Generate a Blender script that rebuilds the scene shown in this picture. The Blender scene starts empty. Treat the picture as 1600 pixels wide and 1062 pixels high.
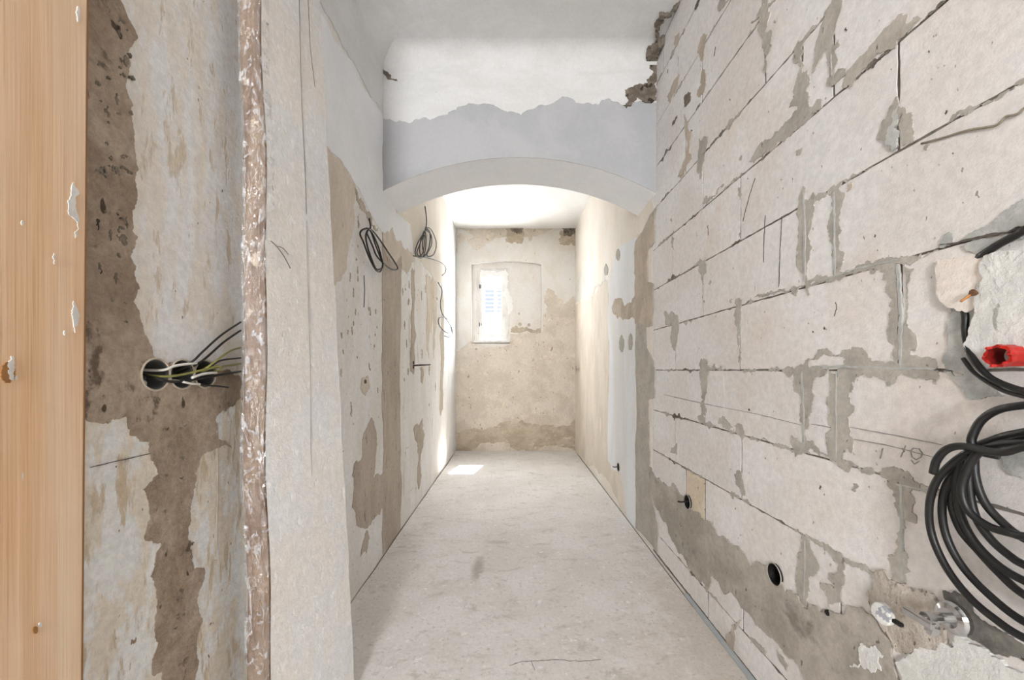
import bpy, bmesh, math, random
from mathutils import Vector, Matrix
from mathutils.geometry import delaunay_2d_cdt

# ---------------------------------------------------------------- camera, sky, sun, exposure
SC = bpy.context.scene
COL = SC.collection
F = 622.2            # focal length in pixels of the 1600 px wide frame
CX, CY = 801.0, 578.0  # vanishing point of the corridor
H = 1.131            # eye height
R, L, D = 0.88, 0.797, 5.587   # right wall, left wall, back wall
YA, YB = 2.443, 2.80           # front and back of the arch
ZC, ZC2 = 3.07, 3.116          # ceilings before and behind the arch

cam_d = bpy.data.cameras.new('camera')
cam = bpy.data.objects.new('camera', cam_d)
COL.objects.link(cam)
cam.location = (0, 0, H)
cam.rotation_euler = (math.pi / 2, 0, 0)
cam_d.sensor_width = 36.0
cam_d.lens = 36.0 * F / 1600.0
cam_d.shift_x = -(CX - 800.0) / 1600.0
cam_d.shift_y = (CY - 531.0) / 1600.0
cam_d.clip_start = 0.02
SC.camera = cam

SKY = 50.0
SUN = 330.0
world = bpy.data.worlds.new('sky')
SC.world = world
world.use_nodes = True
bg = world.node_tree.nodes['Background']
bg.inputs[0].default_value = (0.97, 0.985, 1.0, 1)
bg.inputs[1].default_value = SKY

sd = bpy.data.lights.new('sun', 'SUN')
sd.energy = SUN
sd.angle = math.radians(0.6)
sd.color = (1.0, 0.97, 0.92)
sun = bpy.data.objects.new('sun', sd)
COL.objects.link(sun)
sun.location = (3, 12, 16)
sun.rotation_euler = Vector((-0.23, -1.12, -2.0)).to_track_quat('-Z', 'Y').to_euler()

def portal(name, loc, sx, sy, facing):
    ld = bpy.data.lights.new(name, 'AREA')
    ld.shape = 'RECTANGLE'; ld.size = sx; ld.size_y = sy
    ld.cycles.is_portal = True
    o = bpy.data.objects.new(name, ld); COL.objects.link(o)
    o.location = loc
    o.rotation_euler = Vector(facing).to_track_quat('-Z', 'Z').to_euler()
    return o
portal('window_daylight', (-0.25, D + 0.26, 2.0), 0.62, 1.25, (0, -1, 0))
portal('rear_window_daylight', (-0.5, -3.0, 1.7), 0.9, 1.0, (0, 1, 0))

vs = SC.view_settings
vs.view_transform = 'Standard'
vs.look = 'None'
vs.exposure = 0.82
vs.gamma = 1.0
vs.use_curve_mapping = False

# ---------------------------------------------------------------- materials
def lin(c):
    out = []
    for v in c:
        v = v / 255.0
        out.append(v / 12.92 if v <= 0.04045 else ((v + 0.055) / 1.055) ** 2.4)
    return (*out, 1.0)

def mk(name):
    m = bpy.data.materials.new(name)
    m.use_nodes = True
    nt = m.node_tree
    return m, nt, nt.nodes['Principled BSDF']

def N(nt, typ, **kw):
    n = nt.nodes.new(typ)
    for k, v in kw.items():
        setattr(n, k, v)
    return n

def noise(nt, vec, scale, detail=4, rough=0.6, dist=0.0):
    n = N(nt, 'ShaderNodeTexNoise')
    n.inputs['Scale'].default_value = scale
    n.inputs['Detail'].default_value = detail
    n.inputs['Roughness'].default_value = rough
    n.inputs['Distortion'].default_value = dist
    nt.links.new(vec, n.inputs['Vector'])
    return n.outputs[0]

def ramp(nt, val, lo, hi):
    r = N(nt, 'ShaderNodeMapRange')
    r.inputs['From Min'].default_value = lo
    r.inputs['From Max'].default_value = hi
    r.interpolation_type = 'SMOOTHSTEP'
    nt.links.new(val, r.inputs['Value'])
    return r.outputs['Result']

def mixc(nt, fac, a, b, mode='MIX'):
    m = N(nt, 'ShaderNodeMix', data_type='RGBA', blend_type=mode)
    for i, v in ((0, fac), (6, a), (7, b)):
        if hasattr(v, 'is_linked'):
            nt.links.new(v, m.inputs[i])
        else:
            m.inputs[i].default_value = v
    return m.outputs[2]

def mapped(nt, stretch=(1, 1, 1), offset=(0, 0, 0)):
    g = N(nt, 'ShaderNodeNewGeometry')
    mp = N(nt, 'ShaderNodeMapping')
    mp.inputs['Scale'].default_value = stretch
    mp.inputs['Location'].default_value = offset
    nt.links.new(g.outputs['Position'], mp.inputs['Vector'])
    return mp.outputs[0]

def plaster(name, c1, c2, big=3.0, stretch=1.0, c3=None, c3s=20.0, c3t=0.62, c3w=0.05, c3st=None,
            c4=None, c4s=60.0, c4t=0.68, bump=0.3, bscale=90.0, rough=0.9, grain=0.05, rnd=0.0, lo=0.38, hi=0.62,
            big_bump=0.0, bdist=0.004):
    """weathered mineral surface: two blended tones, peeled spots, small pits, fine grain"""
    m, nt, bs = mk(name)
    v = mapped(nt, (1, 1, 1.0 / stretch))
    fac = ramp(nt, noise(nt, v, big, 6, 0.65, 0.3), lo, hi)
    c = mixc(nt, fac, lin(c1), lin(c2))
    hgt = None
    if c3:
        st = c3st if c3st else stretch
        v3 = mapped(nt, (1, 1, 1.0 / st), (3.1, 1.7, 0.4))
        f3 = ramp(nt, noise(nt, v3, c3s, 5, 0.6, 0.2), c3t, c3t + c3w)
        c = mixc(nt, f3, c, lin(c3))
        hgt = f3
    if c4:
        v4 = mapped(nt, (1, 1, 0.6), (7.1, 4.7, 2.4))
        f4 = ramp(nt, noise(nt, v4, c4s, 2, 0.5), c4t, c4t + 0.03)
        c = mixc(nt, f4, c, lin(c4))
    vg = mapped(nt)
    fine = noise(nt, vg, 48.0, 10, 0.8)
    if grain:
        g = ramp(nt, fine, 0.36, 0.64)
        dark = N(nt, 'ShaderNodeMapRange')
        dark.inputs['To Min'].default_value = 1 - grain * 2.0
        dark.inputs['To Max'].default_value = 1 + grain * 1.3
        nt.links.new(g, dark.inputs['Value'])
        sc = N(nt, 'ShaderNodeVectorMath', operation='SCALE')
        nt.links.new(c, sc.inputs[0]); nt.links.new(dark.outputs[0], sc.inputs['Scale'])
        c = sc.outputs[0]
    if rnd:
        oi = N(nt, 'ShaderNodeObjectInfo')
        mr = N(nt, 'ShaderNodeMapRange')
        mr.inputs['To Min'].default_value = 1 - rnd
        mr.inputs['To Max'].default_value = 1 + rnd
        nt.links.new(oi.outputs['Random'], mr.inputs['Value'])
        sc = N(nt, 'ShaderNodeVectorMath', operation='SCALE')
        nt.links.new(c, sc.inputs[0]); nt.links.new(mr.outputs[0], sc.inputs['Scale'])
        c = sc.outputs[0]
    nt.links.new(c, bs.inputs['Base Color'])
    bs.inputs['Roughness'].default_value = rough
    bs.inputs['Specular IOR Level'].default_value = 0.2
    h = noise(nt, vg, bscale, 6, 0.7)
    if hgt is not None:
        ma = N(nt, 'ShaderNodeMath', operation='MULTIPLY_ADD')
        nt.links.new(hgt, ma.inputs[0]); ma.inputs[1].default_value = -0.5
        nt.links.new(h, ma.inputs[2]); h = ma.outputs[0]
    if big_bump:
        hb = noise(nt, v, bscale * 0.22, 5, 0.6, 0.5)
        ma = N(nt, 'ShaderNodeMath', operation='MULTIPLY_ADD')
        nt.links.new(hb, ma.inputs[0]); ma.inputs[1].default_value = big_bump
        nt.links.new(h, ma.inputs[2]); h = ma.outputs[0]
    b = N(nt, 'ShaderNodeBump')
    b.inputs['Strength'].default_value = bump
    b.inputs['Distance'].default_value = bdist
    nt.links.new(h, b.inputs['Height'])
    nt.links.new(b.outputs[0], bs.inputs['Normal'])
    return m

def plain(name, c, rough=0.6, metal=0.0, spec=0.4, bump=0.0, bscale=60):
    m, nt, bs = mk(name)
    v = mapped(nt)
    n = noise(nt, v, bscale, 4)
    col = mixc(nt, n, lin([x * 0.9 for x in c]), lin([min(255, x * 1.08) for x in c]))
    nt.links.new(col, bs.inputs['Base Color'])
    bs.inputs['Roughness'].default_value = rough
    bs.inputs['Metallic'].default_value = metal
    bs.inputs['Specular IOR Level'].default_value = spec
    if bump:
        b = N(nt, 'ShaderNodeBump'); b.inputs['Strength'].default_value = bump
        b.inputs['Distance'].default_value = 0.002
        nt.links.new(n, b.inputs['Height']); nt.links.new(b.outputs[0], bs.inputs['Normal'])
    return m

M = {}
M['block'] = plaster('aerated_block', (219, 213, 209), (225, 222, 220), 2.2, 1.0, c3=(214, 202, 191), c3s=1.6, c3t=0.55, c3w=0.25,
                     c4=(150, 144, 138), c4s=70, c4t=0.735, bump=0.45, bscale=150, grain=0.05, rnd=0.035, bdist=0.003)
M['block_tan'] = plaster('tan_block', (208, 193, 170), (219, 207, 188), 8, 1, c4=(150, 130, 108), c4s=70, c4t=0.7, bump=0.4, bscale=120)
M['mortar'] = plaster('grey_mortar', (166, 160, 151), (182, 176, 167), 9, 1, c4=(128, 122, 114), c4s=55, c4t=0.7, bump=0.5, bscale=90, grain=0.06)
M['mortar_warm'] = plaster('warm_mortar', (172, 159, 144), (190, 177, 162), 7, 1.5, c4=(128, 118, 108), c4s=40, c4t=0.7, bump=0.5, bscale=80, grain=0.05)
M['mortar_band'] = plaster('base_mortar', (160, 153, 143), (183, 176, 166), 4, 0.7, c3=(138, 131, 122), c3s=7, c3t=0.58, c3w=0.15, c4=(112, 106, 99), c4s=45,
                           c4t=0.7, bump=0.6, bscale=80, grain=0.06)
M['joint'] = plaster('joint_mortar', (96, 90, 82), (128, 121, 112), 12, 1, bump=0.5, bscale=120, grain=0.08)
M['joint_light'] = plaster('finger_joint', (172, 173, 170), (186, 186, 182), 12, 1, bump=0.3, bscale=120)
M['cut_grey'] = plaster('chased_block', (168, 168, 165), (192, 191, 187), 14, 1, bump=0.7, bscale=50, big_bump=1.5, grain=0.05)
M['dark_groove'] = plaster('dark_chase', (95, 92, 88), (125, 121, 115), 14, 1, bump=0.8, bscale=40, big_bump=1.5)
M['filler'] = plaster('pink_filler', (226, 214, 204), (232, 224, 216), 12, 1, bump=0.7, bscale=60, big_bump=1.2, grain=0.03)
M['filler_white'] = plaster('white_filler', (214, 213, 209), (226, 224, 221), 12, 1, c4=(170, 167, 160), c4s=40, c4t=0.72, bump=0.9, bscale=60, big_bump=2.0, grain=0.04)
M['rubble'] = plaster('tan_rubble', (180, 169, 157), (202, 193, 183), 14, 1, c4=(120, 108, 97), c4s=45, c4t=0.66, bump=1.0, bscale=45, big_bump=2.5, bdist=0.008)
M['rubble_dark'] = plaster('dark_rubble', (112, 102, 91), (142, 131, 118), 14, 1, c4=(70, 63, 56), c4s=35, c4t=0.62, bump=1.0, bscale=45, big_bump=2.5, bdist=0.01)
M['pencil'] = plain('pencil_line', (140, 137, 133), 0.9)
M['crack'] = plain('crack', (92, 84, 76), 0.95)
M['left_white'] = plaster('peeling_whitewash', (240, 239, 238), (232, 228, 223), 4, 4, c3=(203, 193, 181), c3s=9, c3t=0.62, c3w=0.08, c3st=7,
                          c4=(150, 136, 120), c4s=34, c4t=0.71, bump=0.5, bscale=70, grain=0.04)
M['left_near'] = plaster('scraped_wall', (224, 217, 207), (228, 227, 226), 17, 3.0, c3=(206, 193, 175), c3s=34, c3t=0.57, c3w=0.1, c3st=3.5,
                         c4=(150, 132, 112), c4s=60, c4t=0.74, bump=0.6, bscale=80, grain=0.05, lo=0.42, hi=0.58)
M['left_near_low'] = plaster('scraped_wall_low', (221, 211, 196), (229, 229, 227), 18, 2.6, c3=(200, 184, 160), c3s=30, c3t=0.55, c3w=0.1, c3st=4,
                         c4=(146, 126, 104), c4s=60, c4t=0.72, bump=0.7, bscale=80, grain=0.06, lo=0.44, hi=0.56)
M['brown_mortar'] = plaster('brown_mortar', (150, 132, 114), (176, 160, 143), 6, 1.2, c3=(112, 97, 82), c3s=14, c3t=0.6, c3w=0.08, c4=(86, 74, 63), c4s=28, c4t=0.7,
                            bump=0.9, bscale=50, big_bump=1.5, grain=0.1, bdist=0.007)
M['strip_brown'] = plaster('strip_mortar', (180, 168, 154), (195, 184, 171), 7, 2.5, c3=(150, 137, 123), c3s=16, c3t=0.62, c3w=0.06, c3st=3,
                           c4=(120, 106, 92), c4s=40, c4t=0.71, bump=0.6, bscale=70, grain=0.06)
M['beige'] = plaster('beige_plaster', (223, 214, 202), (230, 223, 214), 3, 2.5, c3=(235, 226, 214), c3s=9, c3t=0.62, c3w=0.1, c3st=6, bump=0.35, bscale=80, grain=0.03)
M['beige_low'] = plaster('beige_plaster_low', (206, 195, 181), (220, 209, 196), 4, 2.0, c3=(228, 214, 196), c3s=10, c3t=0.6, c3w=0.1, c3st=4, bump=0.4, bscale=80, grain=0.04)
M['back_low'] = plaster('tan_plaster', (201, 190, 176), (215, 205, 192), 4, 1.0, c3=(225, 212, 195), c3s=6, c3t=0.58, c3w=0.15, c4=(160, 138, 114), c4s=30, c4t=0.7,
                        bump=0.5, bscale=70, grain=0.06)
M['back_base'] = plaster('stained_plaster', (174, 160, 141), (192, 179, 161), 6, 0.6, c3=(212, 200, 184), c3s=9, c3t=0.6, c3w=0.1, bump=0.5, bscale=70, grain=0.06)
M['back_up'] = plaster('grey_white_plaster', (216, 210, 201), (222, 219, 214), 4, 1.5, c4=(170, 156, 140), c4s=26, c4t=0.75, bump=0.35, bscale=70, grain=0.03)
M['white_strip'] = plaster('white_strip', (228, 229, 232), (220, 218, 216), 4, 4, c4=(190, 180, 170), c4s=30, c4t=0.74, bump=0.4, bscale=70, grain=0.03)
M['smooth_grey_shaded'] = plaster('new_plaster_shaded', (177, 178, 180), (186, 186, 188), 3, 1, bump=0.12, bscale=60, grain=0.015)  # grey of the new plaster, with shade on the arch front put into it
M['ceil'] = plaster('old_white_ceiling', (219, 218, 216), (226, 225, 224), 4, 0.4, c4=(180, 176, 170), c4s=55, c4t=0.765, bump=0.3, bscale=70, grain=0.02)
M['arch_white_lit'] = plaster('arch_plaster_lit', (238, 239, 241), (243, 243, 244), 4, 1, bump=0.15, bscale=60, grain=0.015)  # raised pale tone: bounced light under the arch is in the colour
M['ceil_white'] = plaster('bright_ceiling', (236, 234, 231), (240, 239, 237), 4, 1, c4=(196, 190, 182), c4s=40, c4t=0.76, bump=0.3, bscale=60, grain=0.015)
M['pier'] = plaster('pier_plaster', (227, 221, 214), (225, 224, 223), 5, 2, c3=(236, 234, 231), c3s=40, c3t=0.58, c3w=0.08, c3st=1.6, bump=0.6, bscale=110,
                    big_bump=0.8, grain=0.045)
M['shell'] = plain('room_paint', (225, 222, 216), 0.9)
M['black'] = plain('black_cable', (26, 25, 25), 0.42, 0, 0.4)
M['black_thin'] = plain('dark_cable', (38, 34, 32), 0.55)
M['black_matt'] = plain('black_plastic', (20, 19, 19), 0.6)
M['grey_plastic'] = plain('grey_box_plastic', (92, 94, 92), 0.6)
M['rim'] = plain('box_rim', (190, 178, 160), 0.8, bump=0.4)
M['white_wire'] = plain('white_wire', (222, 218, 210), 0.5)
M['green_wire'] = plain('green_yellow_wire', (132, 130, 70), 0.5)
M['red'] = plain('red_plastic', (168, 22, 12), 0.4, 0, 0.5)
M['red_shaded'] = plain('red_bore_shaded', (120, 18, 14), 0.5)  # same red plastic, shade inside the mouth put into the colour
M['chrome'] = plain('chrome', (200, 200, 200), 0.16, 1.0)
M['cap_white'] = plaster('cap_plastic', (225, 224, 218), (212, 212, 210), 20, 1, c3=(165, 165, 172), c3s=30, c3t=0.55, c3w=0.03, bump=0.3, bscale=60)
M['brass'] = plain('rusty_brass', (166, 112, 58), 0.5, 0.4)
M['rust'] = plain('rust_brown', (92, 62, 38), 0.8)
M['wirebrown'] = plain('brown_wire', (140, 130, 114), 0.7)
M['win_white'] = plaster('white_window_paint', (216, 214, 211), (200, 196, 190), 12, 3, c4=(170, 163, 155), c4s=30, c4t=0.72, bump=0.2, bscale=60, rough=0.5, grain=0.02)
M['film'] = plain('film_white', (235, 233, 230), 0.5)
M['facade'] = plain('pale_facade', (226, 224, 218), 0.9)
M['shutter'] = plain('dark_shutter', (27, 28, 32), 1.0, 0, 0.0)
M['shutter_panel'] = plain('shutter_panel', (42, 44, 49), 1.0, 0, 0.0)
M['foam'] = plain('edge_foam', (160, 164, 166), 0.8)

# concrete floor
def floor_mat():
    m, nt, bs = mk('raw_concrete')
    v = mapped(nt)
    c = mixc(nt, ramp(nt, noise(nt, v, 2.2, 6, 0.65, 0.4), 0.35, 0.65), lin((217, 212, 207)), lin((228, 224, 221)))
    c = mixc(nt, ramp(nt, noise(nt, mapped(nt, (1, 1.8, 1), (5, 2, 0)), 7, 8, 0.7, 0.6), 0.52, 0.70), c, lin((196, 190, 183)))
    c = mixc(nt, ramp(nt, noise(nt, mapped(nt, (1, 1, 1), (1, 9, 0)), 38, 6, 0.7), 0.55, 0.66), c, lin((198, 192, 186)))
    c = mixc(nt, ramp(nt, noise(nt, mapped(nt, (1, 1, 1), (4, 4, 0)), 26, 5, 0.6), 0.60, 0.68), c, lin((236, 234, 231)))
    # warm dirt along the block wall and two spill marks
    def blot(cx, cy, sx, sy, colr, amt):
        nonlocal c
        mp = mapped(nt, (1 / sx, 1 / sy, 0), (-cx / sx, -cy / sy, 0))
        ln = N(nt, 'ShaderNodeVectorMath', operation='LENGTH'); nt.links.new(mp, ln.inputs[0])
        ad = N(nt, 'ShaderNodeMath', operation='MULTIPLY_ADD')
        nt.links.new(noise(nt, v, 14, 6, 0.7), ad.inputs[0]); ad.inputs[1].default_value = 1.6
        nt.links.new(ln.outputs['Value'], ad.inputs[2])
        r = N(nt, 'ShaderNodeMapRange')
        r.inputs['From Min'].default_value = 1.2; r.inputs['From Max'].default_value = 2.0
        r.inputs['To Min'].default_value = amt; r.inputs['To Max'].default_value = 0
        nt.links.new(ad.outputs[0], r.inputs['Value'])
        c = mixc(nt, r.outputs[0], c, lin(colr))
    blot(-0.20, 2.27, 0.035, 0.16, (150, 142, 131), 0.6)
    blot(-0.10, 2.62, 0.09, 0.03, (150, 142, 131), 0.35)
    blot(0.82, 1.6, 0.16, 0.9, (186, 174, 161), 0.55)
    blot(0.60, 1.3, 0.2, 0.5, (194, 182, 170), 0.5)
    blot(0.42, 1.76, 0.07, 0.05, (226, 221, 214), 0.5)
    fine = noise(nt, v, 60, 10, 0.82)
    mr = N(nt, 'ShaderNodeMapRange'); mr.inputs['From Min'].default_value = 0.36; mr.inputs['From Max'].default_value = 0.64
    mr.inputs['To Min'].default_value = 0.86; mr.inputs['To Max'].default_value = 1.07
    nt.links.new(fine, mr.inputs['Value'])
    sc = N(nt, 'ShaderNodeVectorMath', operation='SCALE')
    nt.links.new(c, sc.inputs[0]); nt.links.new(mr.outputs[0], sc.inputs['Scale'])
    nt.links.new(sc.outputs[0], bs.inputs['Base Color'])
    bs.inputs['Roughness'].default_value = 0.85
    bs.inputs['Specular IOR Level'].default_value = 0.2
    b = N(nt, 'ShaderNodeBump'); b.inputs['Strength'].default_value = 0.5; b.inputs['Distance'].default_value = 0.004
    nt.links.new(noise(nt, v, 70, 8, 0.75), b.inputs['Height']); nt.links.new(b.outputs[0], bs.inputs['Normal'])
    return m
M['floor'] = floor_mat()

def wood_mat():
    m, nt, bs = mk('pine_wood')
    v = mapped(nt, (60, 60, 1.3))
    g1 = noise(nt, v, 1.0, 5, 0.6, 0.6)
    c = mixc(nt, ramp(nt, g1, 0.32, 0.68), lin((212, 170, 130)), lin((226, 192, 156)))
    g2 = noise(nt, mapped(nt, (240, 240, 3), (2, 0, 1)), 1.0, 3, 0.6)
    c = mixc(nt, ramp(nt, g2, 0.5, 0.75), c, lin((192, 148, 108)))
    g3 = noise(nt, mapped(nt, (9, 9, 0.8), (5, 0, 3)), 1.0, 3, 0.5)
    c = mixc(nt, ramp(nt, g3, 0.4, 0.75), c, lin((226, 202, 174)))
    g4 = noise(nt, mapped(nt, (40, 40, 10), (1, 0, 9)), 1.0, 3, 0.6)
    c = mixc(nt, ramp(nt, g4, 0.70, 0.76), c, lin((214, 206, 196)))
    nt.links.new(c, bs.inputs['Base Color'])
    bs.inputs['Roughness'].default_value = 0.55
    b = N(nt, 'ShaderNodeBump'); b.inputs['Strength'].default_value = 0.25; b.inputs['Distance'].default_value = 0.002
    nt.links.new(g2, b.inputs['Height']); nt.links.new(b.outputs[0], bs.inputs['Normal'])
    return m
M['wood'] = wood_mat()
M['wood_dark'] = plain('pine_edge', (150, 104, 58), 0.6)
M['post_wood'] = plaster('brown_post', (120, 94, 73), (148, 124, 101), 18, 4, c3=(190, 172, 152), c3s=30, c3t=0.62, c3w=0.05, c3st=1.5, bump=0.7, bscale=60, rough=0.6, grain=0.05)

def film_mat():
    m = bpy.data.materials.new('clear_film')
    m.use_nodes = True
    nt = m.node_tree
    nt.nodes.clear()
    out = N(nt, 'ShaderNodeOutputMaterial')
    tr = N(nt, 'ShaderNodeBsdfTransparent')
    tr.inputs[0].default_value = (0.97, 0.96, 0.95, 1)
    gl = N(nt, 'ShaderNodeBsdfGlossy'); gl.inputs['Roughness'].default_value = 0.12
    df = N(nt, 'ShaderNodeBsdfDiffuse'); df.inputs[0].default_value = (0.9, 0.89, 0.9, 1)
    v = mapped(nt, (1, 1, 0.55))
    h = noise(nt, v, 42, 4, 0.6, 1.6)
    b = N(nt, 'ShaderNodeBump'); b.inputs['Strength'].default_value = 1.0; b.inputs['Distance'].default_value = 0.012
    nt.links.new(h, b.inputs['Height'])
    nt.links.new(b.outputs[0], gl.inputs['Normal']); nt.links.new(b.outputs[0], df.inputs['Normal'])
    a = N(nt, 'ShaderNodeMixShader')
    fold = ramp(nt, noise(nt, mapped(nt, (1, 1, 0.5), (3, 1, 2)), 34, 3, 0.55, 2.2), 0.52, 0.64)
    mr = N(nt, 'ShaderNodeMapRange'); mr.inputs['To Min'].default_value = 0.05; mr.inputs['To Max'].default_value = 0.42
    nt.links.new(fold, mr.inputs['Value'])
    nt.links.new(mr.outputs[0], a.inputs[0]); nt.links.new(tr.outputs[0], a.inputs[1]); nt.links.new(df.outputs[0], a.inputs[2])
    s = N(nt, 'ShaderNodeMixShader'); s.inputs[0].default_value = 0.16
    nt.links.new(a.outputs[0], s.inputs[1]); nt.links.new(gl.outputs[0], s.inputs[2])
    nt.links.new(s.outputs[0], out.inputs[0])
    return m
M['clear_film'] = film_mat()

def glass_mat():
    m = bpy.data.materials.new('window_glass')
    m.use_nodes = True
    nt = m.node_tree
    nt.nodes.clear()
    out = N(nt, 'ShaderNodeOutputMaterial')
    tr = N(nt, 'ShaderNodeBsdfTransparent'); tr.inputs[0].default_value = (0.94, 0.95, 0.95, 1)
    gl = N(nt, 'ShaderNodeBsdfGlossy'); gl.inputs['Roughness'].default_value = 0.03
    s = N(nt, 'ShaderNodeMixShader'); s.inputs[0].default_value = 0.05
    nt.links.new(tr.outputs[0], s.inputs[1]); nt.links.new(gl.outputs[0], s.inputs[2])
    nt.links.new(s.outputs[0], out.inputs[0])
    return m
M['glass'] = glass_mat()

# ---------------------------------------------------------------- helpers
def setp(o, label=None, cat=None, group=None, kind=None):
    if label: o['label'] = label
    if cat: o['category'] = cat
    if group: o['group'] = group
    if kind: o['kind'] = kind
    return o

def empty(name, loc, label, cat, group=None):
    o = bpy.data.objects.new(name, None)
    o.empty_display_size = 0.05
    COL.objects.link(o)
    o.location = loc
    return setp(o, label, cat, group)

class MB:
    def __init__(s): s.v = []; s.f = []
    def add(s, vs, fs):
        k = len(s.v); s.v += [tuple(p) for p in vs]; s.f += [tuple(i + k for i in f) for f in fs]; return s
    def box(s, a, b):
        (x0, y0, z0), (x1, y1, z1) = a, b
        vs = [(x, y, z) for z in (z0, z1) for y in (y0, y1) for x in (x0, x1)]
        return s.add(vs, [(0, 2, 3, 1), (4, 5, 7, 6), (0, 1, 5, 4), (2, 6, 7, 3), (0, 4, 6, 2), (1, 3, 7, 5)])
    def prism(s, pts, P, o0, o1):
        n = len(pts)
        V, E, T, *_ = delaunay_2d_cdt([Vector(p) for p in pts], [(i, (i + 1) % n) for i in range(n)], [], 1, 1e-6)
        m = len(V)
        vs = [P(p.x, p.y, o0) for p in V] + [P(p.x, p.y, o1) for p in V]
        edge = {}
        for t in T:
            for i in range(len(t)):
                a, b = t[i], t[(i + 1) % len(t)]
                if (b, a) in edge: del edge[(b, a)]
                else: edge[(a, b)] = 1
        fs = [tuple(i + m for i in t) for t in T] + [tuple(reversed(t)) for t in T] + [(a, b, b + m, a + m) for a, b in edge]
        return s.add(vs, fs)
    def tube(s, pts, r, n=8, closed=False, sub=6, caps=True):
        pts = [Vector(p) for p in pts]
        P = spline(pts, sub, closed)
        m = len(P)
        rr = r if callable(r) else (lambda t: r)
        rings = []; up = None
        for i in range(m):
            t = (P[(i + 1) % m] - P[i - 1]) if closed else (P[min(i + 1, m - 1)] - P[max(i - 1, 0)])
            t = t.normalized() if t.length > 1e-9 else Vector((0, 0, 1))
            if up is None:
                up = t.orthogonal().normalized()
            up = (up - t * up.dot(t))
            up = up.normalized() if up.length > 1e-6 else t.orthogonal().normalized()
            w = t.cross(up)
            rad = rr(i / max(1, m - 1))
            rings.append([P[i] + (up * math.cos(2 * math.pi * k / n) + w * math.sin(2 * math.pi * k / n)) * rad for k in range(n)])
        vs = [p for rg in rings for p in rg]; fs = []
        for i in range(m if closed else m - 1):
            j = (i + 1) % m
            for k in range(n):
                fs.append((i * n + k, i * n + (k + 1) % n, j * n + (k + 1) % n, j * n + k))
        if caps and not closed:
            fs.append(tuple(reversed(range(n)))); fs.append(tuple((m - 1) * n + k for k in range(n)))
        return s.add(vs, fs)
    def lathe(s, prof, o, ax, n=20, close=False):
        """profile (radius, height) spun about axis ax through o"""
        ax = Vector(ax).normalized(); o = Vector(o); e = ax.orthogonal().normalized(); w = ax.cross(e)
        vs = []; fs = []
        for r, h in prof:
            for k in range(n):
                a = 2 * math.pi * k / n
                vs.append(o + ax * h + (e * math.cos(a) + w * math.sin(a)) * r)
        for i in range(len(prof) - 1):
            for k in range(n):
                fs.append((i * n + k, i * n + (k + 1) % n, (i + 1) * n + (k + 1) % n, (i + 1) * n + k))
        fs.append(tuple(reversed(range(n))))
        fs.append(tuple((len(prof) - 1) * n + k for k in range(n)))
        return s.add(vs, fs)
    def build(s, name, mat, parent=None, smooth=False, kind=None, recalc=True, bevel=0.0):
        me = bpy.data.meshes.new(name)
        me.from_pydata(s.v, [], s.f)
        if recalc or bevel:
            bm = bmesh.new(); bm.from_mesh(me)
            bmesh.ops.recalc_face_normals(bm, faces=bm.faces[:])
            if bevel:
                bmesh.ops.bevel(bm, geom=bm.edges[:], offset=bevel, segments=2, affect='EDGES', profile=0.6)
            bm.to_mesh(me); bm.free()
        if smooth:
            for p in me.polygons: p.use_smooth = True
        me.materials.append(M[mat] if isinstance(mat, str) else mat)
        o = bpy.data.objects.new(name, me)
        COL.objects.link(o)
        if parent is not None:
            o.parent = parent
            o.matrix_parent_inverse = Matrix.Translation(-Vector(parent.location))
        if kind: o['kind'] = kind
        return o

def spline(P, sub, closed):
    n = len(P)
    if n < 3: return P
    out = []
    for i in range(n if closed else n - 1):
        p0 = P[(i - 1) % n] if closed or i > 0 else P[0] * 2 - P[1]
        p1 = P[i]; p2 = P[(i + 1) % n]
        p3 = P[(i + 2) % n] if closed or i + 2 < n else P[-1] * 2 - P[-2]
        for k in range(sub):
            t = k / sub
            out.append(0.5 * (2 * p1 + (p2 - p0) * t + (2 * p0 - 5 * p1 + 4 * p2 - p3) * t * t + (3 * p1 - p0 - 3 * p2 + p3) * t ** 3))
    if not closed: out.append(P[-1])
    return out

# planes of the place: P(a, b, off) gives the 3-D point, px(u, v) the plane coordinates of a measured point
class Plane:
    def __init__(s, P, px, sc): s.P = P; s.px = px; s.sc = sc
def depth_r(u): return R * F / (u - CX)
def depth_l(u): return L * F / (CX - u)
RIGHT = Plane(lambda a, b, o: (R - o, a, b), lambda u, v: (depth_r(u), H - (v - CY) / F * depth_r(u)), lambda p: p[0])
LEFT = Plane(lambda a, b, o: (-L + o, a, b), lambda u, v: (depth_l(u), H - (v - CY) / F * depth_l(u)), lambda p: p[0])
BACK = Plane(lambda a, b, o: (a, D - o, b), lambda u, v: ((u - CX) / F * D, H - (v - CY) / F * D), lambda p: D)
ARCH = Plane(lambda a, b, o: (a, YA - o, b), lambda u, v: ((u - CX) / F * YA, H - (v - CY) / F * YA), lambda p: YA)
def cpx(u, v):
    d = (ZC - H) * F / (CY - v); return ((u - CX) / F * d, d)
CEIL = Plane(lambda a, b, o: (a, b, ZC - o), cpx, lambda p: p[1])
def fpx(u, v):
    d = H * F / (v - CY); return ((u - CX) / F * d, d)
FLOOR = Plane(lambda a, b, o: (a, b, o), fpx, lambda p: p[1])

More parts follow.
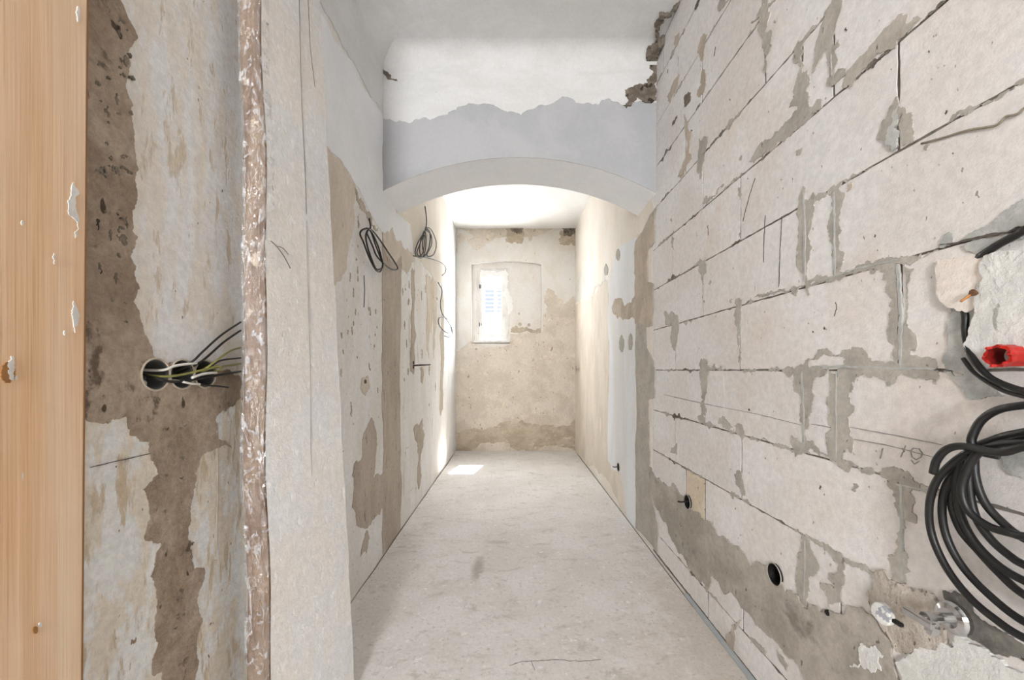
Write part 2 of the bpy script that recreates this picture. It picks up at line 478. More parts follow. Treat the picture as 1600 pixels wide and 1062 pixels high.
def jag(pts, amp, minlen, rng, keep=None):
    out = []
    n = len(pts)
    def rec(a, b, dep):
        dx, dy = b[0] - a[0], b[1] - a[1]
        l = math.hypot(dx, dy)
        if l < minlen or dep > 6:
            return [a]
        k = max(-0.3, min(0.3, rng.gauss(0, amp)))
        t = 0.5 + rng.uniform(-0.12, 0.12)
        m = (a[0] + dx * t - dy * k, a[1] + dy * t + dx * k)
        return rec(a, m, dep + 1) + rec(m, b, dep + 1)
    for i in range(n):
        out += rec(pts[i], pts[(i + 1) % n], 0)
    return out

def rough_rect(poly, rng, step=0.022, amp=0.0008):
    out = []
    for i in range(len(poly)):
        a, b = poly[i], poly[(i + 1) % len(poly)]
        l = math.hypot(b[0] - a[0], b[1] - a[1]); n = max(1, int(l / step))
        for k in range(n):
            t = k / n
            chip = -abs(rng.gauss(0, 0.003)) if rng.random() < 0.05 else 0
            d = rng.gauss(0, amp) + chip
            nx, ny = -(b[1] - a[1]) / l, (b[0] - a[0]) / l
            out.append((a[0] + (b[0] - a[0]) * t - nx * d, a[1] + (b[1] - a[1]) * t - ny * d))
    return out

CNT = [0]
def patch(pl, poly, mat, parent, name='plaster_patch', th=0.002, amp=0.13, px=True, minpx=3.0, seed=None, base=-0.001, clip=None):
    CNT[0] += 1
    rng = random.Random(CNT[0] * 17 + 5 if seed is None else seed)
    q = [pl.px(*p) for p in poly] if px else list(poly)
    dm = sum(pl.sc(p) for p in q) / len(q)
    if amp:
        q = jag(q, amp, max(0.002, minpx * abs(dm) / F), rng)
    if clip:
        (a0, b0, a1, b1) = clip
        q = [(min(a1, max(a0, a)), min(b1, max(b0, b))) for a, b in q]
    off = th + (CNT[0] % 23) * 0.00006
    return MB().prism(q, pl.P, base, off).build(name, mat, parent)

def strip_line(pl, pts, wpx, mat, parent, name='crack', th=0.0018, px=True, wob=0.0, seed=1):
    """thin raised or inked line along a polyline on a plane"""
    rng = random.Random(seed + CNT[0]); CNT[0] += 1
    q = [pl.px(*p) for p in pts] if px else list(pts)
    fine = []
    for i in range(len(q) - 1):
        n = 8
        for k in range(n):
            t = k / n
            fine.append((q[i][0] + (q[i + 1][0] - q[i][0]) * t, q[i][1] + (q[i + 1][1] - q[i][1]) * t))
    fine.append(q[-1])
    lft, rgt = [], []
    for i, p in enumerate(fine):
        a = fine[max(0, i - 1)]; b = fine[min(len(fine) - 1, i + 1)]
        dx, dy = b[0] - a[0], b[1] - a[1]; l = math.hypot(dx, dy) or 1
        s = abs(pl.sc(p)) / F * wpx / 2
        w = rng.gauss(0, wob) * s
        ws = s * (rng.uniform(0.55, 1.25) if wob else 1.0)
        if i in (0, len(fine) - 1): ws *= 0.4
        nx, ny = -dy / l, dx / l
        lft.append((p[0] + nx * (ws + w), p[1] + ny * (ws + w)))
        rgt.append((p[0] - nx * (ws - w), p[1] - ny * (ws - w)))
    off = th + (CNT[0] % 23) * 0.00005
    mb = MB(); n = len(fine)
    vs = [pl.P(a, b, off) for a, b in lft] + [pl.P(a, b, off) for a, b in rgt] + [pl.P(a, b, -0.0005) for a, b in lft] + [pl.P(a, b, -0.0005) for a, b in rgt]
    fs = []
    for i in range(n - 1):
        fs += [(i, i + 1, n + i + 1, n + i), (i, 2 * n + i, 2 * n + i + 1, i + 1), (n + i, n + i + 1, 3 * n + i + 1, 3 * n + i)]
    return mb.add(vs, fs).build(name, mat, parent)

def ell(u, v, w, h, n=10):
    return [(u + w / 2 * math.cos(2 * math.pi * k / n), v + h / 2 * math.sin(2 * math.pi * k / n)) for k in range(n)]

def cut(objs, cutter_mb):
    """subtract a solid from finished meshes and keep the result as plain mesh data"""
    c = cutter_mb.build('cutter', 'shell')
    for o in objs:
        md = o.modifiers.new('cut', 'BOOLEAN'); md.operation = 'DIFFERENCE'; md.object = c; md.solver = 'EXACT'
    dg = bpy.context.evaluated_depsgraph_get()
    for o in objs:
        me = bpy.data.meshes.new_from_object(o.evaluated_get(dg), depsgraph=dg)
        o.modifiers.clear()
        o.data = me
    bpy.data.objects.remove(c)

def structure(name, mb, mat, label=None, **kw):
    o = mb.build(name, mat, **kw); o['kind'] = 'structure'
    if label: o['label'] = label
    return o

# ---------------------------------------------------------------- room shell
floor = structure('floor', MB().box((-2.3, -3.1, -0.12), (R + 0.16, D + 0.24, 0.0)), 'floor', 'raw pale grey concrete floor of the corridor')
ceiling = structure('ceiling', MB().box((-2.3, -3.1, ZC), (R + 0.16, YA + 0.1, ZC + 0.25)), 'ceil', 'old whitewashed ceiling before the arch')
ceiling_b = structure('ceiling_back', MB().box((-L - 0.16, YB - 0.05, ZC2), (R + 0.16, D + 0.24, ZC2 + 0.2)), 'ceil_white', 'bright white ceiling behind the arch')
wall_r = structure('wall_right', MB().box((R + 0.0024, -3.1, 0), (R + 0.16, 2.5, ZC + 0.02)), 'joint', 'wall of pale aerated blocks with grey mortar joints and smears')
far_r = MB().box((R, 2.5, 0), (R + 0.16, D + 0.2, ZC2 + 0.02)).build('plaster_wall', 'beige', wall_r)
wall_l = structure('wall_left', MB().box((-L - 0.16, 0.46, 0), (-L, D + 0.2, ZC2 + 0.02)), 'left_white', 'old wall with peeling whitewash and mortar strips')
wall_bk = structure('wall_back', MB().box((-L - 0.1, D, -0.02), (R + 0.1, D + 0.22, ZC2 + 0.02)), 'back_low', 'tan plastered end wall with the small window')
# the room the camera stands in, behind the photograph
structure('wall_rear', MB().box((-2.3, -3.15, 0), (-0.90, -3.0, ZC)).box((-0.10, -3.15, 0), (R + 0.16, -3.0, ZC))
          .box((-0.90, -3.15, 0), (-0.10, -3.0, 1.27)).box((-0.90, -3.15, 2.15), (-0.10, -3.0, ZC)), 'shell')
structure('wall_side', MB().box((-2.3, -3.1, 0), (-2.2, 0.40, ZC)), 'shell')
structure('wall_partition', MB().box((-2.3, 0.36, 0), (-L, 0.46, ZC)), 'shell')

# arch wall
zs_l, zs_r, zcr = 2.215, 2.232, 2.435
def arch_z(x):
    xc = 0.03; hw = (R + L) / 2; rise = zcr - 2.222
    rad = (hw * hw + rise * rise) / (2 * rise)
    return zcr - rad + math.sqrt(max(0, rad * rad - (x - xc) ** 2))
xs = [-L - 0.02 + (R + L + 0.04) * i / 40 for i in range(41)]
prof = [(x, arch_z(x)) for x in xs] + [(R + 0.02, ZC2 + 0.05), (-L - 0.02, ZC2 + 0.05)]
wall_arch = structure('wall_arch', MB().prism(prof, ARCH.P, 0.0, -(YB - YA)), 'arch_white_lit', 'plastered cross wall with a flat segmental arch')
# the front face of the arch wall carries new smooth grey plaster darkened for shade, the old coat stays above
fr = [(x, arch_z(x)) for x in xs[1:-1]]
patch(ARCH, [(-L, arch_z(-L))] + fr + [(R, arch_z(R)), (R, 2.9), (-L, 2.9)], 'smooth_grey_shaded', wall_arch, th=0.003, amp=0, px=False)
patch(ARCH, [(585, 180), (615, 190), (632, 191), (650, 187), (700, 180), (715, 168), (735, 162), (760, 163), (780, 170), (800, 175), (830, 172), (860, 164),
             (900, 162), (935, 164), (940, 157), (965, 160), (975, 166), (1035, 160), (1035, 84), (585, 84)], 'ceil', wall_arch, th=0.006, amp=0.1, clip=(-L, 0, R, ZC))
# rounded hollow between ceiling and walls
def cove(P0, name):
    mb = MB(); n = 8; r = 0.11; vs = []; fs = []
    for i in range(n + 1):
        a = math.pi / 2 * i / n
        vs += P0(r - r * math.sin(a), r - r * math.cos(a))
    for i in range(n):
        fs.append((2 * i, 2 * i + 1, 2 * i + 3, 2 * i + 2))
    return structure(name, mb.add(vs, fs), 'ceil', smooth=True)
cove(lambda h, v: [(-L, YA - 0.0065 - h, ZC - v), (R, YA - 0.0065 - h, ZC - v)], 'trim_1')
cove(lambda h, v: [(-L + 0.004 + h, 0.7, ZC - v), (-L + 0.004 + h, YA, ZC - v)], 'trim_2')
patch(ARCH, [(1012, 88), (1014, 100), (1014, 122), (1010, 132), (996, 134), (976, 142), (974, 166), (1008, 162), (1024.6, 158), (1024.6, 84), (1015, 84)],
      'rubble_dark', wall_arch, th=0.012, amp=0.2, name='broken_plaster', clip=(-1, 0, R, ZC))
patch(CEIL, [(1062, 0), (1047, 22), (1030, 26), (1024, 34), (1031, 42), (1029, 62), (1020, 67), (1011, 73), (1012, 84), (1024, 84)],
      'rubble_dark', ceiling, th=0.02, amp=0.2, name='broken_plaster', clip=(-1, 0, R, YA))
patch(CEIL, [(1010, 72), (1011, 84), (1024.4, 84), (1038, 54), (1028, 58), (1020, 66)], 'rubble_dark', ceiling, th=0.06, amp=0.2, name='broken_plaster', clip=(-1, 0, R, YA))
patch(ARCH, [(594, 108), (597, 112), (605, 120), (608, 126), (622, 128), (612, 124), (603, 113)], 'rubble_dark', wall_arch, th=0.012, amp=0.15, name='broken_plaster')
strip_line(ARCH, [(640, 101), (660, 99), (690, 101), (740, 103)], 0.8, 'pencil', wall_arch, th=0.0085, wob=0.5)

# ---------------------------------------------------------------- right wall: blocks
CH = 0.249
joints = {0: [254, 355, 607], 1: [297, 458, 504], 2: [250, 356, 603], 3: [297, 452, 502], 4: [270, 395, 735], 5: [296, 453], 6: [258, 370, 650],
          7: [235, 310, 460], -1: [297, 455, 507], -2: [254, 358, 610], -3: [271, 301, 455, 513], -4: [228, 360, 610], -5: [305, 480]}
blocks = []
rng = random.Random(4)
for k, js in joints.items():
    z0 = max(0.012, H + k * CH); z1 = min(ZC - 0.004, H + (k + 1) * CH)
    ds = [2.497] + [R * F / x for x in js]
    while ds[-1] - 0.625 > -0.3: ds.append(ds[-1] - 0.625)
    ds.append(-0.9)
    for i in range(len(ds) - 1):
        d1, d0 = ds[i], ds[i + 1]
        if d1 - d0 < 0.02: continue
        g = 0.0024 + 0.0012 * rng.random()
        gv = g + 0.0012
        poly = [(d0 + gv, z0 + g), (d1 - gv, z0 + g), (d1 - gv, z1 - g), (d0 + gv, z1 - g)]
        q = rough_rect(poly, rng)
        tan = (k == -3 and i == 1)
        lift = rng.uniform(-0.0006, 0.0008)
        b = MB().prism(q, RIGHT.P, -0.012, lift).build('block', 'block_tan' if tan else 'block', wall_r)
        if tan: b['label'] = 'small stained tan infill block'
        blocks.append(b)

def smear(poly, mat='mortar', th=0.0022, amp=0.16, name='mortar_smear', **kw):
    return patch(RIGHT, poly, mat, wall_r, name, th, amp, **kw)
S = smear
S([(1248, 63), (1256, 78), (1252, 94), (1257, 102), (1254, 116), (1266, 117), (1266, 130), (1260, 142), (1266, 150), (1268, 168), (1262, 182), (1250, 180), (1248, 166), (1234, 168), (1240, 145), (1246, 125), (1248, 96), (1239, 93), (1242, 76)])
S([(1275, 160), (1285, 157), (1285, 168), (1262, 186), (1240, 206), (1225, 222), (1214, 228), (1200, 238), (1185, 246), (1172, 252), (1178, 242), (1190, 222), (1200, 218), (1215, 205), (1228, 190), (1245, 172), (1262, 172)])
S([(1301, 0), (1316, 0), (1314, 20), (1306, 48), (1302, 56), (1303, 75), (1311, 62), (1313, 70), (1306, 78), (1310, 96), (1304, 108), (1304, 125), (1310, 108), (1322, 107), (1322, 118), (1310, 127), (1300, 136), (1292, 132), (1298, 118), (1296, 95), (1293, 76), (1290, 80), (1283, 92), (1276, 105), (1269, 115), (1273, 98), (1274, 78), (1280, 56), (1284, 40), (1290, 18)], amp=0.1)
S([(1318, 138), (1330, 136), (1340, 118), (1355, 105), (1366, 92), (1372, 82), (1385, 80), (1400, 74), (1403, 62), (1412, 58), (1425, 45), (1440, 28), (1432, 26), (1418, 38), (1420, 22), (1412, 20), (1400, 30), (1386, 42), (1375, 55), (1360, 72), (1345, 88), (1335, 100), (1322, 120)], 'mortar_band', amp=0.12)
S([(1402, 150), (1406, 166), (1405, 228), (1396, 232), (1388, 230), (1385, 222), (1372, 218), (1378, 200), (1388, 180), (1398, 162)])
S([(1408, 170), (1416, 168), (1426, 175), (1428, 200), (1429, 218), (1420, 225), (1410, 228), (1407, 200)])
S([(1399, 172), (1405, 165), (1407, 229), (1394, 233), (1386, 226), (1390, 200)], 'joint_light', 0.003)
S([(1197, -30), (1206, -30), (1204, 18), (1200, 40), (1197, 52), (1198, 95), (1199, 115), (1193, 110), (1195, 85), (1193, 60), (1189, 55), (1188, 25), (1195, 12)])
S([(1196, 6), (1188, 14), (1174, 36), (1182, 30), (1196, 18)])
S([(1128, -8), (1140, -2), (1130, 12), (1124, 18), (1122, 10)])
S([(1100, 52), (1105, 55), (1103, 65), (1101, 80), (1098, 95), (1094, 90), (1093, 70), (1096, 58)], 'mortar_warm')
S([(1098, 110), (1103, 130), (1100, 145), (1092, 152), (1091, 142), (1097, 132), (1096, 118)], 'mortar_warm')
S([(1055, 58), (1062, 52), (1060, 65), (1058, 72), (1055, 70)], 'mortar_warm')
S([(1062, 116), (1060, 130), (1056, 140), (1047, 160), (1043, 150), (1048, 142), (1054, 125)], 'mortar_warm')
S([(1070, 178), (1075, 190), (1080, 215), (1079, 240), (1082, 248), (1072, 262), (1064, 278), (1060, 276), (1066, 262), (1072, 245), (1073, 215)], 'mortar_warm')
S([(1093, 216), (1102, 213), (1106, 222), (1103, 236), (1101, 250), (1098, 262), (1096, 280), (1090, 270), (1091, 245), (1093, 230)])
S([(1070, 150), (1076, 143), (1080, 152), (1079, 158), (1069, 156)], 'rubble_dark')
S([(1058, 180), (1050, 197), (1052, 196), (1059, 184)], 'rubble_dark')
S([(1256, 290), (1259, 298), (1258, 312), (1268, 308), (1271, 300), (1272, 320), (1268, 345), (1267, 375), (1262, 412), (1262, 440), (1258, 442), (1252, 425), (1246, 405), (1247, 370), (1244, 335), (1250, 315), (1252, 300)])
S([(1302, 290), (1310, 292), (1317, 300), (1316, 325), (1312, 350), (1310, 370), (1312, 390), (1320, 400), (1318, 412), (1310, 425), (1300, 435), (1305, 412), (1300, 380), (1298, 340), (1301, 310)])
S([(1259, 440), (1267, 444), (1266, 460), (1263, 462), (1260, 450)])
S([(1394, 414), (1388, 420), (1380, 437), (1388, 438), (1384, 456), (1392, 462), (1396, 468), (1390, 478), (1396, 482), (1390, 506), (1390, 530), (1400, 540), (1398, 566), (1406, 573), (1406, 412)], amp=0.1)
S([(1410, 407), (1418, 418), (1430, 419), (1424, 434), (1418, 450), (1420, 472), (1418, 500), (1420, 512), (1430, 520), (1434, 530), (1433, 548), (1424, 547), (1424, 554), (1462, 560), (1466, 574), (1408, 574)], amp=0.1)
S([(1282, 430), (1310, 424), (1350, 412), (1400, 402), (1440, 396), (1436, 404), (1415, 410), (1400, 412), (1370, 420), (1350, 424), (1320, 432), (1300, 440), (1290, 436)])
S([(1238, 448), (1262, 440), (1284, 430), (1288, 436), (1262, 446), (1200, 462), (1180, 464), (1200, 456)])
S([(1259, 562), (1280, 560), (1296, 556), (1315, 553), (1358, 556), (1362, 566), (1395, 568), (1404, 574), (1259, 574)])
S([(1310, 578), (1465, 578), (1464, 600), (1448, 594), (1430, 590), (1405, 588), (1402, 598), (1388, 602), (1378, 592), (1360, 590), (1340, 588), (1330, 598), (1335, 604), (1326, 615), (1310, 612)])
S([(1298, 580), (1306, 585), (1306, 720), (1298, 712), (1294, 690), (1300, 670), (1298, 640), (1295, 620), (1300, 600)])
S([(1310, 606), (1332, 600), (1328, 612), (1326, 640), (1324, 655), (1328, 680), (1336, 710), (1330, 706), (1325, 690), (1320, 702), (1318, 715), (1309, 718)])
S([(1246, 572), (1242, 590), (1241, 600), (1242, 612), (1254, 624), (1252, 640), (1253, 660), (1256, 688), (1262, 690), (1266, 664), (1264, 654), (1270, 644), (1272, 626), (1268, 604), (1275, 590), (1290, 585), (1296, 575)])
S([(1238, 680), (1246, 684), (1252, 692), (1262, 688), (1272, 690), (1280, 700), (1282, 712), (1262, 704), (1254, 710), (1244, 714), (1240, 700), (1236, 690)])
S([(1282, 707), (1310, 718), (1335, 724), (1340, 730), (1372, 738), (1388, 730), (1404, 732), (1424, 742), (1430, 752), (1456, 762), (1470, 770), (1468, 774), (1430, 764), (1424, 768), (1405, 752), (1385, 746), (1360, 742), (1330, 732), (1326, 738), (1310, 726)])
S([(1388, 750), (1404, 752), (1424, 766), (1428, 790), (1434, 812), (1432, 818), (1420, 814), (1414, 812), (1412, 860), (1420, 872), (1418, 880), (1418, 905), (1412, 915), (1404, 912), (1395, 900), (1394, 882), (1388, 872), (1390, 866), (1402, 864), (1406, 830), (1404, 800), (1402, 782), (1396, 765)])
S([(1254, 835), (1260, 837), (1267, 852), (1272, 862), (1278, 874), (1274, 899), (1267, 899), (1267, 923), (1263, 950), (1252, 943), (1247, 923), (1247, 894), (1249, 864), (1254, 862)])
S([(1299, 862), (1311, 867), (1321, 872), (1318, 891), (1322, 906), (1317, 921), (1318, 943), (1296, 948), (1295, 933), (1306, 918), (1295, 904), (1299, 894), (1311, 894), (1312, 881), (1304, 876)])
S([(1259, 834), (1275, 842), (1292, 850), (1310, 862), (1325, 872), (1340, 880), (1370, 896), (1366, 899), (1340, 886), (1322, 878), (1305, 872), (1290, 860), (1270, 845)])
S([(1284, 911), (1300, 913), (1302, 920), (1285, 921)])
S([(1335, 755), (1343, 760), (1338, 768), (1332, 764)])
S([(1148, 664), (1156, 662), (1164, 672), (1160, 690), (1156, 680)])
S([(1148, 740), (1158, 736), (1164, 760), (1165, 774), (1158, 770), (1150, 756)])
S([(1122, 660), (1142, 664), (1146, 668), (1130, 668)])
S([(1090, 650), (1102, 652), (1102, 660), (1094, 659)])
S([(1096, 560), (1104, 561), (1105, 572), (1110, 574), (1106, 590), (1103, 618), (1103, 650), (1096, 648), (1097, 610), (1094, 590), (1095, 575)])
S([(1150, 468), (1160, 468), (1158, 500), (1158, 566), (1154, 566), (1153, 520)])
S([(1038, 488), (1044, 492), (1049, 486), (1054, 492), (1058, 530), (1055, 548), (1048, 530), (1050, 505), (1042, 508)])
S([(1094, 404), (1102, 402), (1104, 425), (1100, 444), (1096, 432)])
S([(1050, 370), (1054, 372), (1053, 390), (1050, 386)])
S([(1155, 292), (1158, 296), (1157, 312), (1154, 305)])
S([(1098, 318), (1110, 306), (1125, 292), (1132, 288), (1115, 306), (1104, 318)])
S([(1245, 236), (1255, 230), (1252, 240), (1246, 243)])
S([(1326, 288), (1333, 284), (1330, 296), (1324, 300)], 'mortar_warm')
S([(1446, 228), (1454, 226), (1450, 234), (1445, 234)])
S([(1052, 700), (1058, 692), (1058, 710), (1048, 706)])
# base band of mortar and the vertical mortar strip
band = S([(1017, 729), (1026, 748), (1046, 761), (1052, 754), (1062, 770), (1071, 777), (1084, 799), (1100, 812), (1113, 818), (1119, 831), (1135, 841), (1145, 849), (1161, 860), (1177, 887), (1183, 879),
   (1206, 886), (1222, 905), (1230, 924), (1247, 928), (1260, 950), (1266, 946), (1281, 948), (1284, 958), (1294, 958), (1299, 953), (1328, 948), (1348, 948), (1370, 965), (1382, 987), (1397, 1005),
   (1400, 1040), (1416, 1090), (1280, 1110), (1259, 1062), (1251, 1039), (1222, 1012), (1209, 997), (1194, 985), (1172, 958), (1160, 950), (1152, 934), (1133, 928), (1120, 904), (1115, 899), (1105, 925), (1103, 913),
   (1086, 896), (1069, 867), (1054, 847), (1041, 815), (1024, 788), (1016, 760)], 'mortar_band', 0.0055, 0.11)
strip = S([(1028, 320), (1024, 343), (1024, 378), (1012, 391), (1013, 441), (1022, 443), (1022, 475), (1020, 509), (1010, 510), (1011, 544), (1022, 562), (1025, 580), (1024, 622), (1014, 624), (1015, 690),
   (1016, 728), (1019, 760), (1022, 790), (1029, 820), (1028, 865), (994, 825), (993.5, 700), (993.8, 580), (993.4, 470), (993.5, 378), (1012, 346)], 'mortar', 0.005, 0.035, minpx=4)
S([(1024, 335), (1024, 378), (1013, 391), (1013, 441), (1022, 443), (1022, 475), (1020, 506), (1010, 508), (993.7, 506), (993.7, 380), (1012, 350)], 'mortar_warm', 0.0065, 0.06)
W1 = S([(993.5, 370), (984, 378), (972, 384), (962, 400), (957, 420), (951, 436), (952, 470), (950, 500), (953, 540), (951, 633), (951, 720), (957, 732), (970, 739), (976, 776), (979, 804), (993.5, 824), (993.5, 600)], 'white_strip', 0.004, 0.03, name='plaster_patch')
S([(957, 480), (970, 465), (978, 478), (993.4, 462), (993.4, 496), (975, 500), (966, 498), (958, 488)], 'mortar_warm', 0.0062, 0.1)
for e in ((972.5, 537, 8, 26), (986.5, 534, 7, 27), (967, 398, 7, 19), (947.5, 422, 6, 17)):
    S(ell(*e), 'mortar', 0.0062, 0.12)
low = S([(899.3, 476), (914, 468), (927, 462), (938, 449), (946, 438), (951, 440), (952, 520), (953, 560), (951.5, 633), (951.5, 720), (957, 732), (970, 739), (976, 776), (979, 805), (899.3, 705)], 'beige_low', 0.0028, 0.05, name='plaster_patch')
S([(899.3, 474), (914, 466), (927, 460), (938, 447), (946, 436), (944, 424), (930, 440), (915, 448), (899.3, 452)], 'back_up', 0.0034, 0.14, name='plaster_patch')
S([(1020, 300), (1024, 335), (1012, 348), (1000, 366), (990, 372), (985, 380), (1005, 330)], 'beige', 0.003, 0.08, name='plaster_patch')

# light finger joints, cracks, pencil lines
J = lambda pts, w, mat='joint_light', th=0.0034, wob=0.2, name='joint_line': strip_line(RIGHT, pts, w, mat, wall_r, name, th, wob=wob)
J([(1404, 412), (1409, 480), (1408, 574)], 6)
J([(1256, 300), (1259, 350), (1258, 440)], 4)
J([(1304, 300), (1305, 360), (1306, 430)], 4)
J([(1254, 580), (1257, 640), (1258, 700)], 4)
J([(1308, 580), (1308, 660), (1308, 720)], 3)
J([(1282, 572), (1340, 573), (1410, 575), (1465, 576)], 4)
J([(1284, 438), (1345, 418), (1406, 405)], 3)
J([(1410, 755), (1411, 830), (1411, 905)], 4)
J([(1259, 842), (1259, 880), (1258, 935)], 2.5)
J([(1402, 756), (1440, 764), (1466, 772)], 3)
J([(1300, 85), (1301, 120)], 3)
for pts in ([(1036, 616), (1097, 630), (1180, 646), (1253, 664)], [(1267, 662), (1300, 668)], [(1328, 667), (1400, 680), (1474, 695)], [(1330, 685), (1390, 696), (1458, 714)],
            [(1380, 700), (1379, 706), (1376, 716)], [(1416, 696), (1408, 714)], [(1410, 700), (1414, 706)]):
    J(pts, 1.0, 'pencil', 0.0012, 0.3, 'pencil_mark')
J([(1424, 704), (1428, 700), (1437, 701), (1442, 708), (1440, 714), (1432, 718), (1426, 714), (1424, 706)], 0.9, 'pencil', 0.0012, 0.2, 'pencil_mark')
J([(1424, 718), (1429, 725), (1437, 720)], 0.9, 'pencil', 0.0012, 0.2, 'pencil_mark')
for pts in ([(1222, 338), (1220, 372), (1219, 395), (1217, 448)], [(1196, 336), (1194, 370), (1193, 410)], [(1180, 278), (1173, 300), (1166, 324), (1161, 346)], [(1306, 472), (1308, 480), (1304, 494)],
            [(1106, 352), (1107, 368)], [(1118, 73), (1116, 88)], [(1044, 108), (1043, 115)]):
    J(pts, 1.1, 'crack', 0.0012, 0.5, 'crack')
J([(1130, 588), (1132, 610), (1131, 650)], 3, 'filler_white', 0.0012, 0.3, 'scratch')
J([(1108, 585), (1130, 590)], 2, 'filler_white', 0.0012, 0.3, 'scratch')
J([(1176, 570), (1164, 590)], 1.5, 'filler_white', 0.0012, 0.3, 'scratch')

# thin ragged mortar squeezed out along the bed joints
rng = random.Random(31)
for k in range(-4, 8):
    zj = H + k * CH
    y = 0.55
    while y < 2.4:
        y += rng.uniform(0.08, 0.45)
        ln = rng.uniform(0.04, 0.2); hh = rng.uniform(0.003, 0.008); up_ = rng.uniform(-0.004, 0.004)
        if y + ln > 2.44: break
        if y < 0.8 and 0.3 < zj < 1.5: continue
        q = [(y, zj + up_ * .5), (y + ln * .3, zj + hh + up_), (y + ln * .7, zj + hh * .7 + up_), (y + ln, zj + up_ * .3), (y + ln * .6, zj - hh * .8 + up_), (y + ln * .25, zj - hh * .5 + up_)]
        patch(RIGHT, q, 'mortar' if rng.random() < 0.7 else 'joint', wall_r, 'mortar_smear', 0.0014, 0.16, px=False)
# small pock marks in the blocks
rng = random.Random(11)
for i in range(55):
    u = rng.uniform(1040, 1590); v = rng.uniform(20, 900)
    if u > 1440 and v > 380: continue
    w = rng.choice((1.2, 1.5, 2.0, 2.5, 3.6))
    patch(RIGHT, [(u, v - w), (u + w * .6, v), (u + w * .1, v + w), (u - w * .6, v + w * .3)], 'mortar' if i % 5 else 'crack', wall_r, 'pock_mark', 0.0012, 0.3)

# chased channel, filler lumps and rough patches near the supply cables
S([(1486, 481), (1540, 474), (1534, 500), (1524, 528), (1520, 556), (1538, 570), (1544, 577), (1480, 577), (1482, 545), (1480, 520), (1486, 500)], 'cut_grey', 0.003, 0.12, name='chased_channel')
S([(1470, 580), (1525, 580), (1548, 600), (1572, 618), (1540, 622), (1512, 620), (1500, 600)], 'cut_grey', 0.003, 0.12, name='chased_channel')
S([(1472, 405), (1530, 398), (1545, 402), (1542, 440), (1538, 460), (1532, 480), (1518, 488), (1505, 486), (1485, 480), (1475, 470), (1470, 430)], 'filler', 0.009, 0.12, name='filler_lump')
S([(1548, 400), (1600, 392), (1660, 385), (1660, 545), (1600, 556), (1560, 570), (1532, 574), (1518, 552), (1523, 525), (1534, 490), (1537, 450)], 'filler_white', 0.013, 0.1, name='filler_lump')
S([(1600, 310), (1660, 280), (1660, 352), (1600, 354), (1540, 367), (1508, 378), (1512, 368), (1545, 352), (1562, 340), (1570, 330)], 'cut_grey', 0.003, 0.12, name='chased_channel')
S([(1508, 382), (1545, 373), (1600, 360), (1660, 352), (1660, 372), (1590, 372), (1555, 388), (1545, 395), (1528, 398), (1512, 392)], 'cut_grey', 0.003, 0.12, name='chased_channel')
S([(1468, 386), (1478, 366), (1484, 362), (1492, 374), (1490, 380)], 'cut_grey', 0.003, 0.12, name='chased_channel')
S([(1470, 382), (1520, 372), (1560, 363), (1600, 355), (1600, 358), (1540, 371), (1490, 383)], 'crack', 0.0048, 0.05, name='crack')
S([(1372, 895), (1385, 890), (1395, 905), (1415, 912), (1440, 920), (1475, 945), (1490, 955), (1484, 1000), (1465, 1018), (1440, 1012), (1425, 1020), (1400, 1008), (1385, 985), (1370, 960), (1362, 940), (1368, 910)], 'rubble', 0.008, 0.13, name='rough_patch')
S([(1424, 1022), (1470, 1016), (1500, 992), (1530, 1008), (1570, 1030), (1660, 1075), (1660, 1160), (1440, 1160), (1415, 1075), (1404, 1035)], 'filler_white', 0.008, 0.12, name='rough_patch')
S([(1476, 922), (1512, 932), (1522, 956), (1560, 982), (1660, 1030), (1660, 1070), (1560, 1022), (1525, 1000), (1500, 990)], 'dark_groove', 0.003, 0.13, name='chased_channel')
S([(1332, 1040), (1346, 1012), (1372, 1008), (1385, 1024), (1382, 1048), (1360, 1044), (1345, 1040)], 'filler_white', 0.0075, 0.16, name='rough_patch')
S([(1172, 995), (1198, 1020), (1196, 1012)], 'mortar', 0.003, 0.1)
S([(1177, 998), (1198, 1018), (1196, 1023)], 'mortar', 0.003, 0.1)
S([(1215, 1012), (1232, 1040), (1230, 1048), (1222, 1036)], 'mortar', 0.003, 0.12)
S([(1145, 975), (1158, 970), (1150, 1000), (1138, 1008), (1135, 1000), (1143, 990)], 'rubble', 0.003, 0.15)
S([(1560, 700), (1600, 690), (1660, 700), (1660, 790), (1600, 745), (1570, 730)], 'cut_grey', 0.003, 0.15, name='rough_patch')

# ---------------------------------------------------------------- left wall
def LP(poly, mat, th=0.0025, amp=0.11, name='plaster_patch', **kw):
    return patch(LEFT, poly, mat, wall_l, name, th, amp, **kw)
near_low = patch(LEFT, [(0.60, 0.0), (1.5, 0.0), (1.5, 1.07), (1.16, 1.08), (1.0, 1.05), (0.8, 1.07), (0.60, 1.08)], 'left_near_low', wall_l, 'plaster_patch', 0.0022, 0.05, px=False)
near_up = patch(LEFT, [(0.62, 1.04), (1.5, 1.04), (1.5, 3.04), (0.62, 3.04)], 'left_near', wall_l, 'plaster_patch', 0.0012, 0, px=False)
tpatch = LP([(205, -60), (212, 60), (196, 120), (206, 230), (203, 330), (212, 370), (200, 400), (205, 470), (222, 520), (245, 560), (374, 590), (374, 622), (345, 640), (334, 655), (338, 685), (360, 700), (330, 703),
    (312, 712), (302, 740), (295, 790), (296, 850), (318, 895), (305, 935), (305, 1000), (302, 1062), (300, 1160), (245, 1160), (250, 1062), (235, 1030), (242, 950), (232, 900), (250, 850), (222, 840), (230, 800), (220, 765),
    (245, 740), (230, 690), (215, 690), (200, 680), (195, 650), (165, 662), (120, 655), (70, 650), (70, -60)], 'brown_mortar', 0.005, 0.1, name='mortar_patch')
